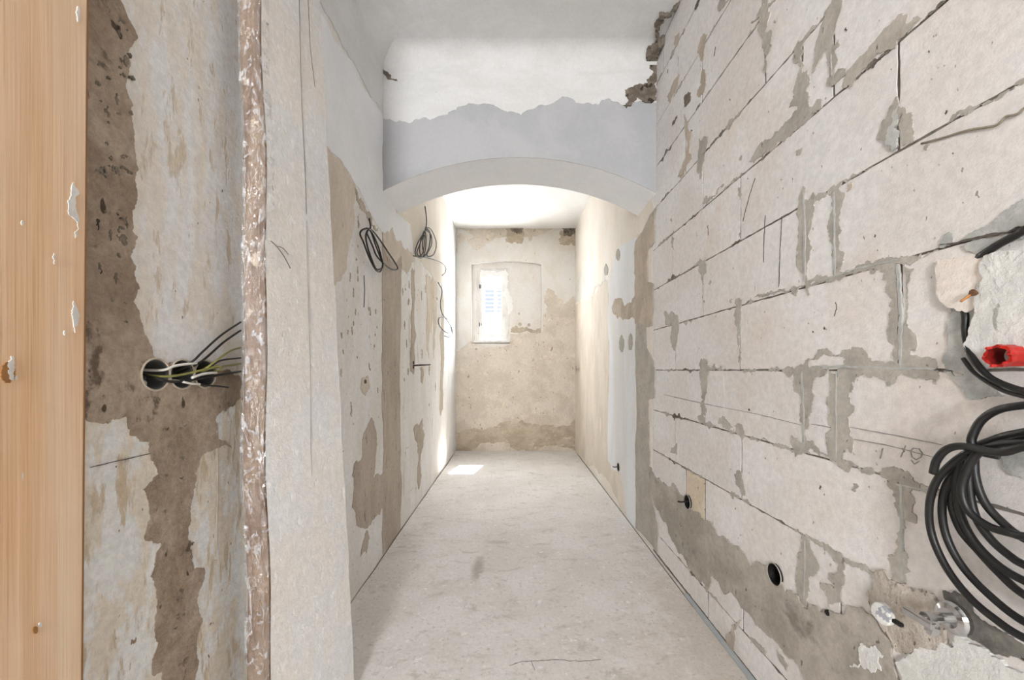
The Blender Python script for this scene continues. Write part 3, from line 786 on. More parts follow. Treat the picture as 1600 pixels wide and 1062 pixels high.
LP([(447, -106), (500, 20), (545, 92), (598, 182), (598, 300), (627, 338), (640, 350), (646, 399), (632, 390), (610, 372), (589, 353), (572, 320), (554, 287), (533, 252), (510, 227), (447, 156)], 'arch_white_lit', 0.003, 0.05)  # same smooth plaster as the arch front; light put into the paler colour
patch(LEFT, [(0.8, 2.66), (1.6, 2.655), (2.0, 2.67), (YA, 2.70), (YA, ZC), (0.8, ZC)], 'ceil', wall_l, 'plaster_patch', 0.004, 0.06, px=False)
bz = [LEFT.px(*p) for p in ((646, 399), (672, 426), (684, 439))]
patch(LEFT, [(2.80, 2.25), (2.95, 2.2)] + bz + [(5.0, 2.30), (5.15, 2.6), (5.0, 2.95), (4.75, ZC2), (2.80, ZC2)], 'beige', wall_l, 'plaster_patch', 0.0025, 0.06, px=False)
patch(LEFT, [(4.75, 0.03), (D, 0.0), (D, ZC2), (4.95, ZC2), (5.1, 2.4), (4.9, 1.6), (4.8, 0.8)], 'white_strip', wall_l, 'plaster_patch', 0.0019, 0.06, px=False)
LP([(597, 362), (608, 370), (622, 384), (630, 392), (627, 420), (626, 470), (625, 524), (624, 600), (625, 660), (625, 829), (598, 867), (597, 825), (598, 731), (596, 620), (596, 560), (597, 480), (598, 420)], 'strip_brown', 0.0026, 0.04, name='mortar_patch')
LP([(580, 652), (587, 671), (589, 695), (586, 722), (583, 747), (602, 733), (604, 736), (599, 789), (593, 804), (572, 825), (557, 820), (550, 792), (553, 762), (550, 741), (553, 724), (565, 716), (566, 686)], 'strip_brown', name='mortar_patch')
LP([(572, 828), (577, 840), (572, 864), (563, 870), (568, 843)], 'strip_brown', name='mortar_patch')
LP([(660, 653), (663, 680), (657, 713), (658, 741), (654, 765), (652, 738), (654, 710), (648, 683), (646, 671), (654, 665)], 'strip_brown', name='mortar_patch')
LP([(642, 422), (648, 422), (647, 480), (648, 560), (646, 585), (641, 580), (642, 520), (644, 470)], 'strip_brown', name='mortar_patch')
LP([(656, 574), (661, 576), (660, 600), (657, 596)], 'strip_brown', name='mortar_patch')
LP([(689, 440), (694, 470), (694, 560), (692, 640), (688, 650), (689, 560), (690, 500)], 'strip_brown', name='mortar_patch')
LP([(665, 430), (672, 432), (672, 520), (670, 560), (666, 520), (667, 470)], 'beige_low')
LP([(674, 436), (682, 440), (682, 500), (677, 560), (676, 480)], 'beige_low')
LP([(510, 227), (533, 252), (554, 287), (553, 330), (542, 420), (530, 440), (518, 440), (470, 330), (470, 200)], 'beige_low', 0.0018)
LP([(597, 362), (632, 390), (646, 399), (640, 420), (628, 420), (627, 400), (600, 390)], 'beige_low', 0.0031)
LP([(554, 292), (560, 312), (568, 320), (575, 330), (580, 345), (590, 356), (583, 352), (574, 342), (568, 330), (562, 326), (556, 312)], 'strip_brown', 0.0034, 0.2, name='mortar_patch')
LP([(566, 590), (575, 588), (577, 604), (570, 618), (563, 606)], 'beige_low', 0.0034, 0.12)
LP(ell(569.5, 596, 4, 7), 'crack', 0.0042, 0.1, name='pock_mark')
rng = random.Random(21)
for i in range(46):
    u = rng.uniform(515, 596) if i % 3 else rng.uniform(627, 690)
    v = rng.uniform(330 if u < 596 else 430, 640)
    h = rng.uniform(4, 15); w = rng.uniform(0.4, 1.3)
    LP([(u, v), (u + w, v + h * .4), (u + w * .3, v + h), (u - w * .4, v + h * .5)], 'strip_brown' if i % 9 else 'mortar', 0.0032, 0.24, name='pock_mark')
for u, v0, v1 in ((568, 430, 480),):
    strip_line(LEFT, [(u, v0), (u + 1, (v0 + v1) / 2), (u, v1)], 0.5, 'pencil', wall_l, th=0.0042, wob=0.7)
strip_line(LEFT, [(137, 730), (180, 720), (232, 708)], 1.0, 'crack', wall_l, th=0.0048, wob=0.5)
strip_line(LEFT, [(338, 660), (338, 780), (337, 860)], 1.3, 'strip_brown', wall_l, th=0.0035, wob=0.4)
for i in range(46):   # gouges in the brown mortar
    u = rng.uniform(142, 200); v = rng.uniform(10, 520)
    h = rng.choice((3, 4, 6, 14)); w = rng.choice((3, 5, 8, 12))
    LP([(u, v), (u + w * .6, v - h * .3), (u + w, v + h * .5), (u + w * .8, v + h), (u + w * .45, v + h * .35), (u + w * .1, v + h * .5)], 'rubble_dark', 0.0066, 0.3, name='gouge')
for i in range(16):
    u = rng.uniform(248, 292); v = rng.uniform(660, 1000)
    w = rng.uniform(3, 9)
    LP([(u, v), (u + w, v - 2), (u + w * .7, v + 3), (u + w * .2, v + 2)], 'rubble_dark', 0.0066, 0.25, name='gouge')

# ---------------------------------------------------------------- back wall, niche, window
BP = lambda poly, mat, th=0.003, amp=0.12, name='plaster_patch', **kw: patch(BACK, poly, mat, wall_bk, name, th, amp, clip=(-L, 0, R, ZC2), **kw)
up = BP([(712, 356), (900, 356), (900, 480), (889, 485), (860, 497), (848, 518), (797, 521), (797, 538), (738, 538), (736, 530), (712, 549)], 'back_up', 0.004, 0.07)
BP([(712, 672), (740, 668), (760, 670), (800, 658), (830, 662), (860, 664), (900, 654), (900, 705), (712, 705)], 'back_base', 0.003)
BP([(850, 472), (856, 450), (870, 462), (880, 475), (899, 458), (900, 482), (889, 486), (862, 498), (850, 516)], 'back_low', 0.0052, 0.2)
BP([(718, 364), (790, 362), (790, 368), (740, 370), (716, 380)], 'back_low', 0.0052, 0.2)
BP([(790, 356), (818, 356), (818, 370), (816, 381), (804, 378), (800, 382), (790, 378), (792, 366)], 'back_base', 0.0055, 0.2, name='mortar_patch')
BP([(872, 356), (899.5, 356), (899.5, 384), (886, 383), (874, 381), (876, 368)], 'back_base', 0.0055, 0.2, name='mortar_patch')
BP([(822, 360), (832, 362), (832, 372), (824, 378)], 'back_low', 0.0055, 0.2)
BP([(797, 355), (818, 355), (816, 362), (808, 366), (800, 362)], 'rubble_dark', 0.012, 0.2, name='broken_plaster')  # dark colour stands for the shade inside a beam hole
BP([(874, 355), (899, 355), (898, 366), (890, 370), (880, 368)], 'rubble_dark', 0.012, 0.2, name='broken_plaster')  # second beam hole, its shade likewise put into the colour
def bxz(u, v, y=D): return ((u - CX) / F * y, H - (v - CY) / F * y)
niche = [bxz(*p) for p in ((736.5, 537), (736.5, 413), (750, 410.5), (770, 409), (795, 408), (815, 408.8), (832, 410.5), (845.5, 413), (845.5, 520), (797, 520), (797, 537))]
cut([wall_bk, up], MB().prism(niche, BACK.P, -0.055, 0.05))
WX0, WX1, WZ0, WZ1 = bxz(740.5, 0)[0], bxz(796, 0)[0], bxz(0, 534)[1], bxz(0, 417)[1]
cut([wall_bk], MB().box((WX0, D - 0.1, WZ0), (WX1, D + 0.3, WZ1)))
YN = D + 0.055
wall_bk.data.materials.append(M['win_white']); wall_bk.data.materials.append(M['back_up'])
for p_ in wall_bk.data.polygons:   # niche: white on the reveals stands for light catching them; grey-white back
    c_ = p_.center
    if abs(p_.normal.y) < 0.5 and WX0 - 0.1 < c_.x < 0.45 and 1.4 < c_.z < 2.8: p_.material_index = 1
    elif abs(c_.y - YN) < 0.01: p_.material_index = 2
NICHE = Plane(lambda a, b, o: (a, YN - o, b), lambda u, v: bxz(u, v, YN), lambda p: YN)
# niche lining: grey plaster on the walled-up right half
patch(NICHE, [(797, 414), (845, 414.5), (845, 520), (797.2, 520)], 'back_up', wall_bk, 'plaster_patch', 0.003, 0.0)
patch(NICHE, [(797.5, 519.5), (845, 519.5), (845, 512), (830, 514), (815, 511), (806, 508), (800, 512)], 'back_base', wall_bk, 'mortar_patch', 0.006, 0.15)
for e in ((812.5, 506.5, 6, 6), (826.5, 507.5, 5, 5), (811, 490, 3, 4)):
    patch(NICHE, ell(*e), 'back_base', wall_bk, 'pock_mark', 0.006, 0.12)

win = empty('window_1', (-0.25, D + 0.11, WZ0), 'small white painted casement window in the end wall', None)
win['kind'] = 'structure'
win['label'] = 'small white painted casement window in the end wall'
def frame(x0, x1, z0, z1, w, y0, y1, name, mat='win_white'):
    mb = MB()
    mb.box((x0, y0, z0), (x0 + w, y1, z1)).box((x1 - w, y0, z0), (x1, y1, z1))
    mb.box((x0 + w, y0, z0), (x1 - w, y1, z0 + w)).box((x0 + w, y0, z1 - w), (x1 - w, y1, z1))
    return mb.build(name, mat, win, bevel=0.003)
frame(WX0, WX1, WZ0, WZ1, 0.042, D + 0.056, D + 0.12, 'window_frame')
frame(WX0 + 0.034, WX1 - 0.034, WZ0 + 0.034, WZ1 - 0.034, 0.048, D + 0.066, D + 0.12, 'inner_frame')
frame(WX0 + 0.078, WX1 - 0.078, WZ0 + 0.078, WZ1 - 0.078, 0.034, D + 0.077, D + 0.12, 'sash')
MB().box((WX0 + 0.10, D + 0.094, WZ0 + 0.10), (WX1 - 0.10, D + 0.098, WZ1 - 0.10)).build('pane', 'glass', win)
MB().box((WX0, D - 0.008, WZ0 - 0.012), (WX1 + 0.005, D + 0.054, WZ0 + 0.022)).build('sill', 'win_white', win, bevel=0.003)
for zz in (WZ0 + 0.25, WZ1 - 0.26):
    hg = MB().lathe([(0.008, -0.03), (0.009, -0.028), (0.009, 0.028), (0.008, 0.03)], (WX0 + 0.080, D + 0.060, zz), (0, 0, 1), 10)
    hg.box((WX0 + 0.066, D + 0.062, zz - 0.02), (WX0 + 0.098, D + 0.0658, zz + 0.02))
    hg.build('hinge', 'grey_plastic', win)
# torn protective film along the top and right of the frame
rng = random.Random(8)
fx = [(752, 421), (770, 423), (790, 420), (795, 428), (793, 445), (796, 462), (797, 490), (793, 492), (791, 470), (786, 462), (789, 448), (785, 436), (775, 432), (760, 431), (752, 434)]
YF = D + 0.054
FILM = Plane(lambda a, b, o: (a, YF - o, b), lambda u, v: bxz(u, v, YF), lambda p: YF)
patch(FILM, fx, 'film', win, 'torn_film', 0.004, 0.12)
# house across the yard, seen through the pane
YH = 15.0
house = empty('apartment_house', (-0.6, YH, 0), 'pale house front with dark shutters seen through the small window', 'building')
MB().box((-5, YH, -1), (4, YH + 6, 7.5)).build('facade', 'facade', house)
MB().box((-5.2, YH - 0.3, 7.5), (4.2, YH + 6.2, 7.8)).build('roof', 'shutter', house)
for (x0, x1, z0) in ((-1.05, -0.68, 3.25), (-0.6, -0.25, 3.25), (-2.3, -1.5, 3.25), (0.3, 1.1, 3.25)):
    sh = MB().box((x0, YH - 0.05, z0), (x1, YH + 0.02, z0 + 0.95)).build('window', 'shutter_panel', house)
    for i in range(6):
        z = z0 + 0.06 + i * 0.15
        MB().box((x0 + 0.03, YH - 0.09, z), (x1 - 0.03, YH - 0.04, z + 0.07)).build('slat', 'shutter', sh)

# ---------------------------------------------------------------- pier with foil-wrapped post, pine casing
def post_x(z):
    wob = 0.004 * math.sin(z * 5.1) + 0.003 * math.sin(z * 11.3 + 1)
    t = min(1, max(0, z / 2.2))
    return -0.712 - 0.016 * t + wob, -0.652 - 0.024 * t + wob
def pier_pt(s, z):
    """s 0..1 from the post to the far edge of the pier face, z height"""
    t = z / 2.43
    x1 = -0.554 + (-0.677 + 0.554) * t
    x0 = post_x(z)[1] + 0.0015
    return Vector((x0 + (x1 - x0) * s, 1.075 + (1.40 - 1.075) * s, z))
mb = MB(); nz, ns = 44, 10
rng = random.Random(3)
for j in range(nz + 1):
    z = ZC * j / nz
    for i in range(ns + 1):
        p = pier_pt(i / ns, z)
        p.x += rng.gauss(0, 0.0003)
        if i == ns: p.y += rng.gauss(0, 0.003)
        mb.v.append(tuple(p))
for j in range(nz):
    for i in range(ns):
        a = j * (ns + 1) + i
        mb.f.append((a, a + 1, a + ns + 2, a + ns + 1))
k = len(mb.v)
for j in range(nz + 1):   # back and rear faces close the pier against the wall
    z = ZC * j / nz
    p1 = pier_pt(1, z); p0 = pier_pt(0, z)
    mb.v += [(-L, 1.43, z), (-L, 1.19, z), (p0.x - 0.0003, 1.19, z), (p0.x - 0.0003, 1.08, z)]
for j in range(nz):
    a = k + 4 * j; b = a + 4
    e0 = j * (ns + 1) + ns; e1 = e0 + ns + 1
    s0 = j * (ns + 1); s1 = s0 + ns + 1
    mb.f += [(e0, a, b, e1), (a, a + 1, b + 1, b), (a + 1, a + 2, b + 2, b + 1), (a + 2, a + 3, b + 3, b + 2), (a + 3, s0, s1, b + 3)]
pier = structure('wall_pier', mb, 'pier', 'plastered pier standing out from the left wall', smooth=False)
class PierPl: pass
PIER = Plane(lambda a, b, o: tuple(pier_pt(a, b) + Vector((0.94, -0.33, 0)) * o), None, lambda p: 1.5)
def pier_line(pts, w, mat, name):
    return strip_line(PIER, pts, w, mat, pier, name, 0.0012, px=False, wob=0.4)
pier_line([(0.52, 3.0), (0.55, 2.4), (0.55, 2.0), (0.54, 1.62)], 0.9, 'crack', 'crack')
pier_line([(0.68, 3.0), (0.72, 2.45), (0.73, 2.2), (0.80, 2.08)], 1.0, 'crack', 'crack')
pier_line([(0.54, 1.6), (0.53, 1.1), (0.52, 0.8)], 0.5, 'pencil', 'crack')
# post
post = empty('corner_post', (-0.70, 1.06, 0), 'brown wooden corner post wrapped in crinkled clear film on the pier', 'post')
def post_x(z):
    wob = 0.004 * math.sin(z * 5.1) + 0.003 * math.sin(z * 11.3 + 1)
    t = min(1, max(0, z / 2.2))
    return -0.712 - 0.016 * t + wob, -0.652 - 0.024 * t + wob
mb = MB(); n = 60
for j in range(n + 1):
    z = (ZC - 0.002) * j / n; a, b = post_x(z)
    mb.v += [(a, 1.07, z), (a + 0.008, 1.061, z), (b - 0.008, 1.061, z), (b, 1.07, z), (b, 1.17, z), (a, 1.17, z)]
for j in range(n):
    for i in range(6):
        a = 6 * j + i; b = 6 * j + (i + 1) % 6
        mb.f.append((a, b, b + 6, a + 6))
mb.f += [tuple(range(6)), tuple(6 * n + i for i in range(6))]
mb.build('post_board', 'post_wood', post)
mb = MB(); n = 260; m = 12; rng = random.Random(5)
for j in range(n + 1):
    z = ZC * j / n; a, b = post_x(z)
    for i in range(m):
        t = i / (m - 1)
        x = a - 0.002 + (b - a + 0.006) * t
        y = 1.058 + (0.05 if i == m - 1 else 0.0) + (0.02 if i == 0 else 0)
        y -= abs(0.004 * math.sin(z * 37 + i * 1.3) * math.sin(z * 13 - i)) + rng.uniform(0, 0.003)
        mb.v.append((x + rng.gauss(0, 0.0008), y, z))
for j in range(n):
    for i in range(m - 1):
        a = j * m + i
        mb.f.append((a, a + 1, a + m + 1, a + m))
mb.build('plastic_wrap', 'clear_film', post, smooth=True, recalc=False)
# pine casing, flat on the left wall
casing = empty('door_casing', (-0.785, 0.6, 0), 'upright pine door casing board with white paint flecks on the scraped wall', 'door frame')
xc = -0.775
def y_edge(z): return 0.7277 + (z - 1.187) * 0.0077
def casing_bar(o0, o1, x0, x1):
    v = []
    for z in (0.0, ZC - 0.002):
        e = y_edge(z)
        v += [(x0, (0.47 if o0 is None else e + o0), z), (x1, (0.47 if o0 is None else e + o0), z), (x1, e + o1, z), (x0, e + o1, z)]
    return MB().add(v, [(0, 1, 5, 4), (1, 2, 6, 5), (2, 3, 7, 6), (3, 0, 4, 7), (0, 3, 2, 1), (4, 5, 6, 7)])
casing_bar(None, -0.0065, -L + 0.0068, xc).build('board', 'wood', casing, bevel=0.003)
casing_bar(-0.006, 0.0, -L + 0.0068, xc - 0.004).build('edge_bead', 'wood_dark', casing, bevel=0.002)
yb = 0.66
CAS = Plane(lambda a, b, o: (xc + o, a, b), lambda u, v: (-xc * F / (CX - u), H - (v - CY) / F * (-xc * F / (CX - u))), lambda p: yb)
for poly in ([(111, 290), (114, 285), (117, 320), (120, 365), (117, 372), (113, 340)], [(114, 470), (117, 475), (117, 520), (114, 510)], ell(34, 348, 4, 8), ell(84, 404, 3, 18), ell(100, 520, 3, 8),
             ell(62, 976, 5, 8), ell(24, 590, 4, 7), ell(121, 22, 4, 26)):
    patch(CAS, poly, 'win_white', casing, 'paint_fleck', 0.0008, 0.1)
for poly in (ell(11, 582, 22, 34), ell(54, 984, 8, 12)):
    patch(CAS, poly, 'wood_dark', casing, 'knot', 0.0006, 0.1)
patch(CAS, ell(17, 575, 8, 40), 'win_white', casing, 'paint_fleck', 0.0009, 0.12)

# ---------------------------------------------------------------- flush boxes
def lpt(u, v, off):
    x = L - off; d = x * F / (CX - u)
    return Vector((-x, d, H - (v - CY) / F * d))
def rpt(u, v, off):
    x = R - off; d = x * F / (u - CX)
    return Vector((x, d, H - (v - CY) / F * d))
c0 = lpt(240, 585, 0)
centers = [Vector((-L, c0.y + 0.071 * i, c0.z)) for i in range(3)]
cutter = MB()
cb = MB()
for i, c in enumerate(centers):
    cc = MB().lathe([(0.0345, -0.05), (0.0345, 0.03)], c, (1, 0, 0), 24)
    cut([wall_l, tpatch, near_up, near_low], cc)
tb = empty('flush_box', (-L, c0.y + 0.071, c0.z - 0.035), 'row of three grey flush mounting boxes set in the brown mortar', 'socket box')
def cup(mb, c, ax, r=0.0335, depth=0.046, lip=0.004):
    return mb.lathe([(r, -depth), (r, lip), (r - 0.0018, lip), (r - 0.0018, -depth + 0.002), (0.0005, -depth + 0.002)], c, ax, 24)
for i, c in enumerate(centers):
    b = cup(MB(), c, (1, 0, 0)).build('box_cup', 'grey_plastic', tb, smooth=False)
    rg = MB().tube([c + Vector((0.006, math.cos(a) * 0.0355, math.sin(a) * 0.0355)) for a in [2 * math.pi * k / 18 for k in range(18)]], 0.0022, 6, True, 2)
    rg.build('rim', 'rim', b, smooth=True)
    if i < 1:
        MB().lathe([(0.001, 0), (0.008, 0.001), (0.007, 0.006), (0.001, 0.008)], c + Vector((-0.03, 0.004, -0.02)), (1, 0, 0), 12).build('plug', 'white_wire', b, smooth=True)
    else:
        MB().box((c.x - 0.04, c.y - 0.012, c.z - 0.02), (c.x - 0.034, c.y + 0.004, c.z - 0.006)).build('knockout', 'black_matt', b)

def rbox(u, v, name, label, wire):
    c = rpt(u, v, 0)
    cc = MB().lathe([(0.0345, -0.06), (0.0345, 0.03)], c, (-1, 0, 0), 24)
    objs = [wall_r] + [o for o in wall_r.children if o.type == 'MESH' and o.name.split('.')[0] in ('block', 'mortar_smear', 'plaster_patch', 'plaster_wall')]
    near = []
    for o in objs:
        ys = [vv.co.y for vv in o.data.vertices]; zs_ = [vv.co.z for vv in o.data.vertices]
        if min(ys) < c.y + 0.04 and max(ys) > c.y - 0.04 and min(zs_) < c.z + 0.04 and max(zs_) > c.z - 0.04:
            near.append(o)
    cut(near, cc)
    t = empty(name, (R, c.y, c.z - 0.034), label, 'socket box', 'flush boxes low in the right wall')
    cup(MB(), c, (-1, 0, 0), lip=0.008).build('box_cup', 'black_matt', t)
    MB().tube([c + Vector((-0.008, math.cos(a) * 0.0355, math.sin(a) * 0.0355)) for a in [2 * math.pi * k / 18 for k in range(18)]], 0.0018, 6, True, 2).build('rim', 'mortar', t, smooth=True)
    if wire:
        MB().tube([c + Vector((0.03, 0.01, 0)), c + Vector((0, 0.004, 0.004)), c + Vector((-0.035, 0.0, 0.0)), c + Vector((-0.055, -0.004, 0.004))], 0.004, 8).build('cable_end', 'black_thin', t, smooth=True)
rbox(967.5, 729.5, 'flush_box', 'black flush box with cable end in the white plaster strip', True)
rbox(1076, 784, 'flush_box', 'black flush box with cable end beside the tan infill block', True)
rbox(1213, 897, 'flush_box', 'empty black flush box at the edge of the mortar band', False)

# ---------------------------------------------------------------- near loose wires at the triple box
def wire(name, pts, r, mat, label, cat='cable', group=None, sub=6, n=8):
    o = MB().tube(pts, r, n, False, sub).build(name, mat, None, smooth=True)
    return setp(o, label, cat, group)
def box_pt(i, dx=0, dy=0, dz=0): return centers[i] + Vector((dx, dy, dz))
G = 'loose wires from the triple box'
near_w = [
    ('black_thin', [box_pt(1, -0.03, 0.02, 0.01), lpt(300, 565, 0.015), lpt(316, 550, 0.02), lpt(345, 524, 0.022), lpt(376, 503, 0.012)], 0.0022),
    ('black_thin', [box_pt(1, -0.03, 0.025, 0.0), lpt(307, 569, 0.012), lpt(323, 558, 0.012), lpt(350, 534, 0.012), lpt(376, 516, 0.008)], 0.0022),
    ('green_wire', [box_pt(2, -0.03, 0, 0), lpt(320, 576, 0.015), lpt(340, 562, 0.02), lpt(360, 548, 0.015), lpt(376, 543, 0.008)], 0.002),
    ('black_thin', [box_pt(2, -0.03, -0.01, 0.01), lpt(325, 574, 0.012), lpt(345, 563, 0.012), lpt(376, 559, 0.006)], 0.002),
    ('green_wire', [box_pt(0, -0.03, 0, 0), lpt(262, 588, 0.010), lpt(295, 583, 0.014), lpt(325, 576, 0.020), lpt(376, 568, 0.008)], 0.0022),
    ('black_thin', [box_pt(0, -0.035, 0, 0.005), lpt(250, 593, 0.005), lpt(280, 596, 0.012), lpt(330, 588, 0.014), lpt(376, 580, 0.01)], 0.0024),
    ('white_wire', [box_pt(0, -0.035, 0.01, 0.01), lpt(255, 578, 0.006), lpt(275, 571, 0.014), lpt(307, 567, 0.016)], 0.0024),
    ('white_wire', [box_pt(1, -0.03, -0.01, -0.01), lpt(284, 596, 0.012), lpt(298, 599, 0.016), lpt(312, 600, 0.016)], 0.0022),
    ('black_thin', [lpt(312, 600, 0.016), lpt(325, 602, 0.016), lpt(340, 603, 0.018), lpt(357, 605, 0.018)], 0.0017),
    ('white_wire', [lpt(300, 590, 0.02), lpt(318, 584, 0.02), lpt(338, 582, 0.018)], 0.0026),
    ('green_wire', [box_pt(2, -0.02, 0.0, 0.01), lpt(318, 580, 0.012), lpt(330, 574, 0.02), lpt(342, 572, 0.022), lpt(346, 578, 0.02), lpt(334, 580, 0.014)], 0.002),
]
near_l = ['topmost black wire arching from the middle flush box up to the post', 'second black wire arching up to the post just under the topmost one',
          'green and yellow wire rising from the third flush box to the post', 'black wire rising from the third flush box to the post',
          'green and yellow wire stretched level across all three flush boxes', 'black wire stretched level across all three flush boxes',
          'white wire end bridging the first and middle flush boxes', 'white wire sloping down from the middle flush box with a thin black tail',
          'thin black wire tail running level below the third flush box', 'short white wire piece lying across the level wires',
          'green and yellow wire bent into a hook at the third flush box']
for (m_, pts, r_), lb in zip(near_w, near_l):
    wire('loose_wire', pts, r_ * 1.25, m_, lb, 'cable', G)

# ---------------------------------------------------------------- cable coils on the left wall
def cp(pts, off, s=3.54, o=(540, 300)):
    return [lpt(o[0] + p[0] / s, o[1] + p[1] / s, off + 0.004 * math.sin(i * 1.7)) for i, p in enumerate(pts)]
def coil(name, label, parts, r, foot):
    t = empty(name, foot, label, 'cable coil')
    for nm, pts, closed in parts:
        MB().tube(pts, r, 8, closed, 6).build(nm, 'black_thin', t, smooth=True)
    return t
coil('cable_coil', 'black cable coil of two long loops hung beneath smooth grey plaster', [
    ('loop', cp([(80, 230), (100, 205), (135, 210), (165, 290), (195, 370), (205, 400), (195, 435), (180, 440), (160, 420), (130, 360), (100, 280)], 0.03), True),
    ('loop', cp([(118, 225), (130, 208), (150, 214), (190, 265), (240, 340), (285, 410), (282, 428), (250, 425), (205, 390), (170, 350), (150, 300), (130, 255)], 0.022), True),
    ('loop', cp([(112, 240), (125, 210), (142, 215), (180, 300), (200, 370), (206, 400), (200, 420), (170, 425), (140, 360), (118, 290)], 0.038), True),
    ('tail', [lpt(577, 341, 0.008), lpt(578, 347, 0.012), lpt(579, 353, 0.02), lpt(578, 360, 0.024)], False)], 0.0046, lpt(580, 420, 0.01))
coil('cable_coil', 'dense black cable coil hanging below the arch on the beige plaster', [
    ('loop', cp([(440, 205), (465, 200), (490, 240), (502, 290), (490, 340), (465, 356), (450, 345), (475, 290), (472, 235)], 0.03), True),
    ('loop', cp([(437, 220), (400, 280), (385, 335), (400, 360), (432, 358), (460, 310), (470, 240), (455, 205)], 0.024), True),
    ('loop', cp([(430, 240), (410, 290), (395, 335), (408, 355), (425, 340), (434, 300), (438, 245)], 0.036), True),
    ('loop', cp([(436, 215), (415, 270), (410, 330), (425, 362), (440, 320), (445, 255)], 0.016), True),
    ('loop', cp([(442, 210), (425, 290), (440, 350), (462, 300), (466, 230)], 0.04), True),
    ('tail', [lpt(664, 322, 0.03)] + cp([(447, 140), (447, 180), (440, 207)], 0.03), False),
    ('tail', cp([(375, 352), (400, 358), (440, 362), (490, 375), (535, 395), (555, 420), (550, 445), (533, 461)], 0.03), False)], 0.0046, lpt(662, 402, 0.01))
coil('cable_coil', 'small loose black cable loop near the corner of the end wall', [
    ('tail', cp([(512, 500), (533, 545), (525, 610), (530, 660), (548, 690), (572, 707), (596, 726)], 0.02), False),
    ('loop', cp([(545, 690), (516, 698), (520, 740), (556, 775), (586, 775), (578, 735), (552, 697)], 0.025), True),
    ('tail', cp([(586, 745), (590, 780), (575, 801), (548, 796)], 0.03), False)], 0.0052, lpt(697, 526, 0.01))
st = empty('cable_outlet', lpt(645, 574, 0), 'black outlet with a cable end poking out of the peeling whitewash', 'socket box')
c = lpt(645, 566.5, 0); c2 = lpt(645, 573.5, 0)
for q in (c, c2):
    MB().lathe([(0.014, 0.0), (0.014, 0.006), (0.010, 0.009), (0.001, 0.009)], q, (1, 0, 0), 12).build('grommet', 'black_matt', st)
MB().tube([c2 + Vector((0, 0, 0.012)), lpt(652, 570.5, 0.06), lpt(661, 570, 0.11), lpt(672, 569.4, 0.13)], 0.006, 8).build('cable_end', 'black_thin', st, smooth=True)
# twig of wire on the pier
_n = Vector((0.94, -0.33, 0))
setp(MB().tube([pier_pt(0.05, 1.485) + _n * 0.001, pier_pt(0.10, 1.475) + _n * 0.006, pier_pt(0.17, 1.455) + _n * 0.012, pier_pt(0.25, 1.425) + _n * 0.014], 0.001, 6)
     .tube([pier_pt(0.10, 1.475) + _n * 0.006, pier_pt(0.16, 1.475) + _n * 0.012, pier_pt(0.22, 1.462) + _n * 0.016], 0.0008, 6)
     .build('binding_wire', 'black_thin', None, smooth=True), 'short twist of thin black wire sticking to the plastered pier', 'wire')

# ---------------------------------------------------------------- things on the right wall
hk = rpt(905, 577, 0)
t = empty('water_tap', hk - Vector((0, 0, 0.02)), 'small tan pipe stub with crossbar on the far beige wall', 'pipe stub')
MB().lathe([(0.03, 0.0), (0.03, 0.006), (0.012, 0.01), (0.012, 0.05), (0.001, 0.05)], hk, (-1, 0, 0), 14).build('pipe', 'rubble', t, smooth=False)
MB().box((hk.x - 0.05, hk.y - 0.012, hk.z - 0.05), (hk.x - 0.035, hk.y + 0.012, hk.z + 0.05)).build('crossbar', 'rubble', t, bevel=0.004)

wire('surface_wire', [rpt(1440, 224, 0.0015), rpt(1470, 216, 0.003), rpt(1510, 204, 0.003), rpt(1540, 199, 0.003), rpt(1556, 196, 0.004), rpt(1564, 190, 0.005), rpt(1572, 182, 0.004), rpt(1590, 178, 0.004), rpt(1602, 168, 0.004), rpt(1640, 150, 0.004)],
     0.0021, 'wirebrown', 'thin brown wire running along the face of the upper blocks', 'wire')
# cable in the chased channel
wire('supply_cable', [rpt(1503, 478, 0.0), rpt(1508, 492, 0.006), rpt(1508, 515, 0.007), rpt(1512, 540, 0.008), rpt(1522, 562, 0.016), rpt(1545, 588, 0.022), rpt(1575, 603, 0.026), rpt(1610, 612, 0.03), rpt(1680, 618, 0.03)],
     0.0056, 'black', 'black supply cable curving out of the chased channel below the screw', 'cable')
wire('supply_cable', [rpt(1505, 560, 0.004), rpt(1520, 580, 0.012), rpt(1540, 595, 0.02), rpt(1570, 611, 0.024), rpt(1610, 622, 0.028), rpt(1680, 640, 0.03)],
     0.0036, 'black_thin', 'thin dark cable beside the curved supply cable under the red sleeve', 'cable')
wire('supply_cable', [rpt(1526, 404, 0.0), rpt(1538, 396, 0.008), rpt(1560, 382, 0.014), rpt(1600, 360, 0.018), rpt(1680, 310, 0.02)],
     0.0068, 'black', 'thick black cable slanting across the grey mortar joint above the screw', 'cable')
# screw
sp = rpt(1521, 457, 0.019); ep = rpt(1501, 471, 0.034)
t = empty('screw', sp, 'rusty brown screw stuck in the pink filler', 'screw')
MB().tube([sp, (sp + ep) / 2, ep], 0.0022, 8).build('shank', 'brass', t, smooth=True)
ax = (ep - sp).normalized()
MB().lathe([(0.001, -0.004), (0.0062, -0.003), (0.0066, 0.001), (0.003, 0.006), (0.001, 0.006)], sp, ax, 14).build('head', 'rust', t, smooth=False)
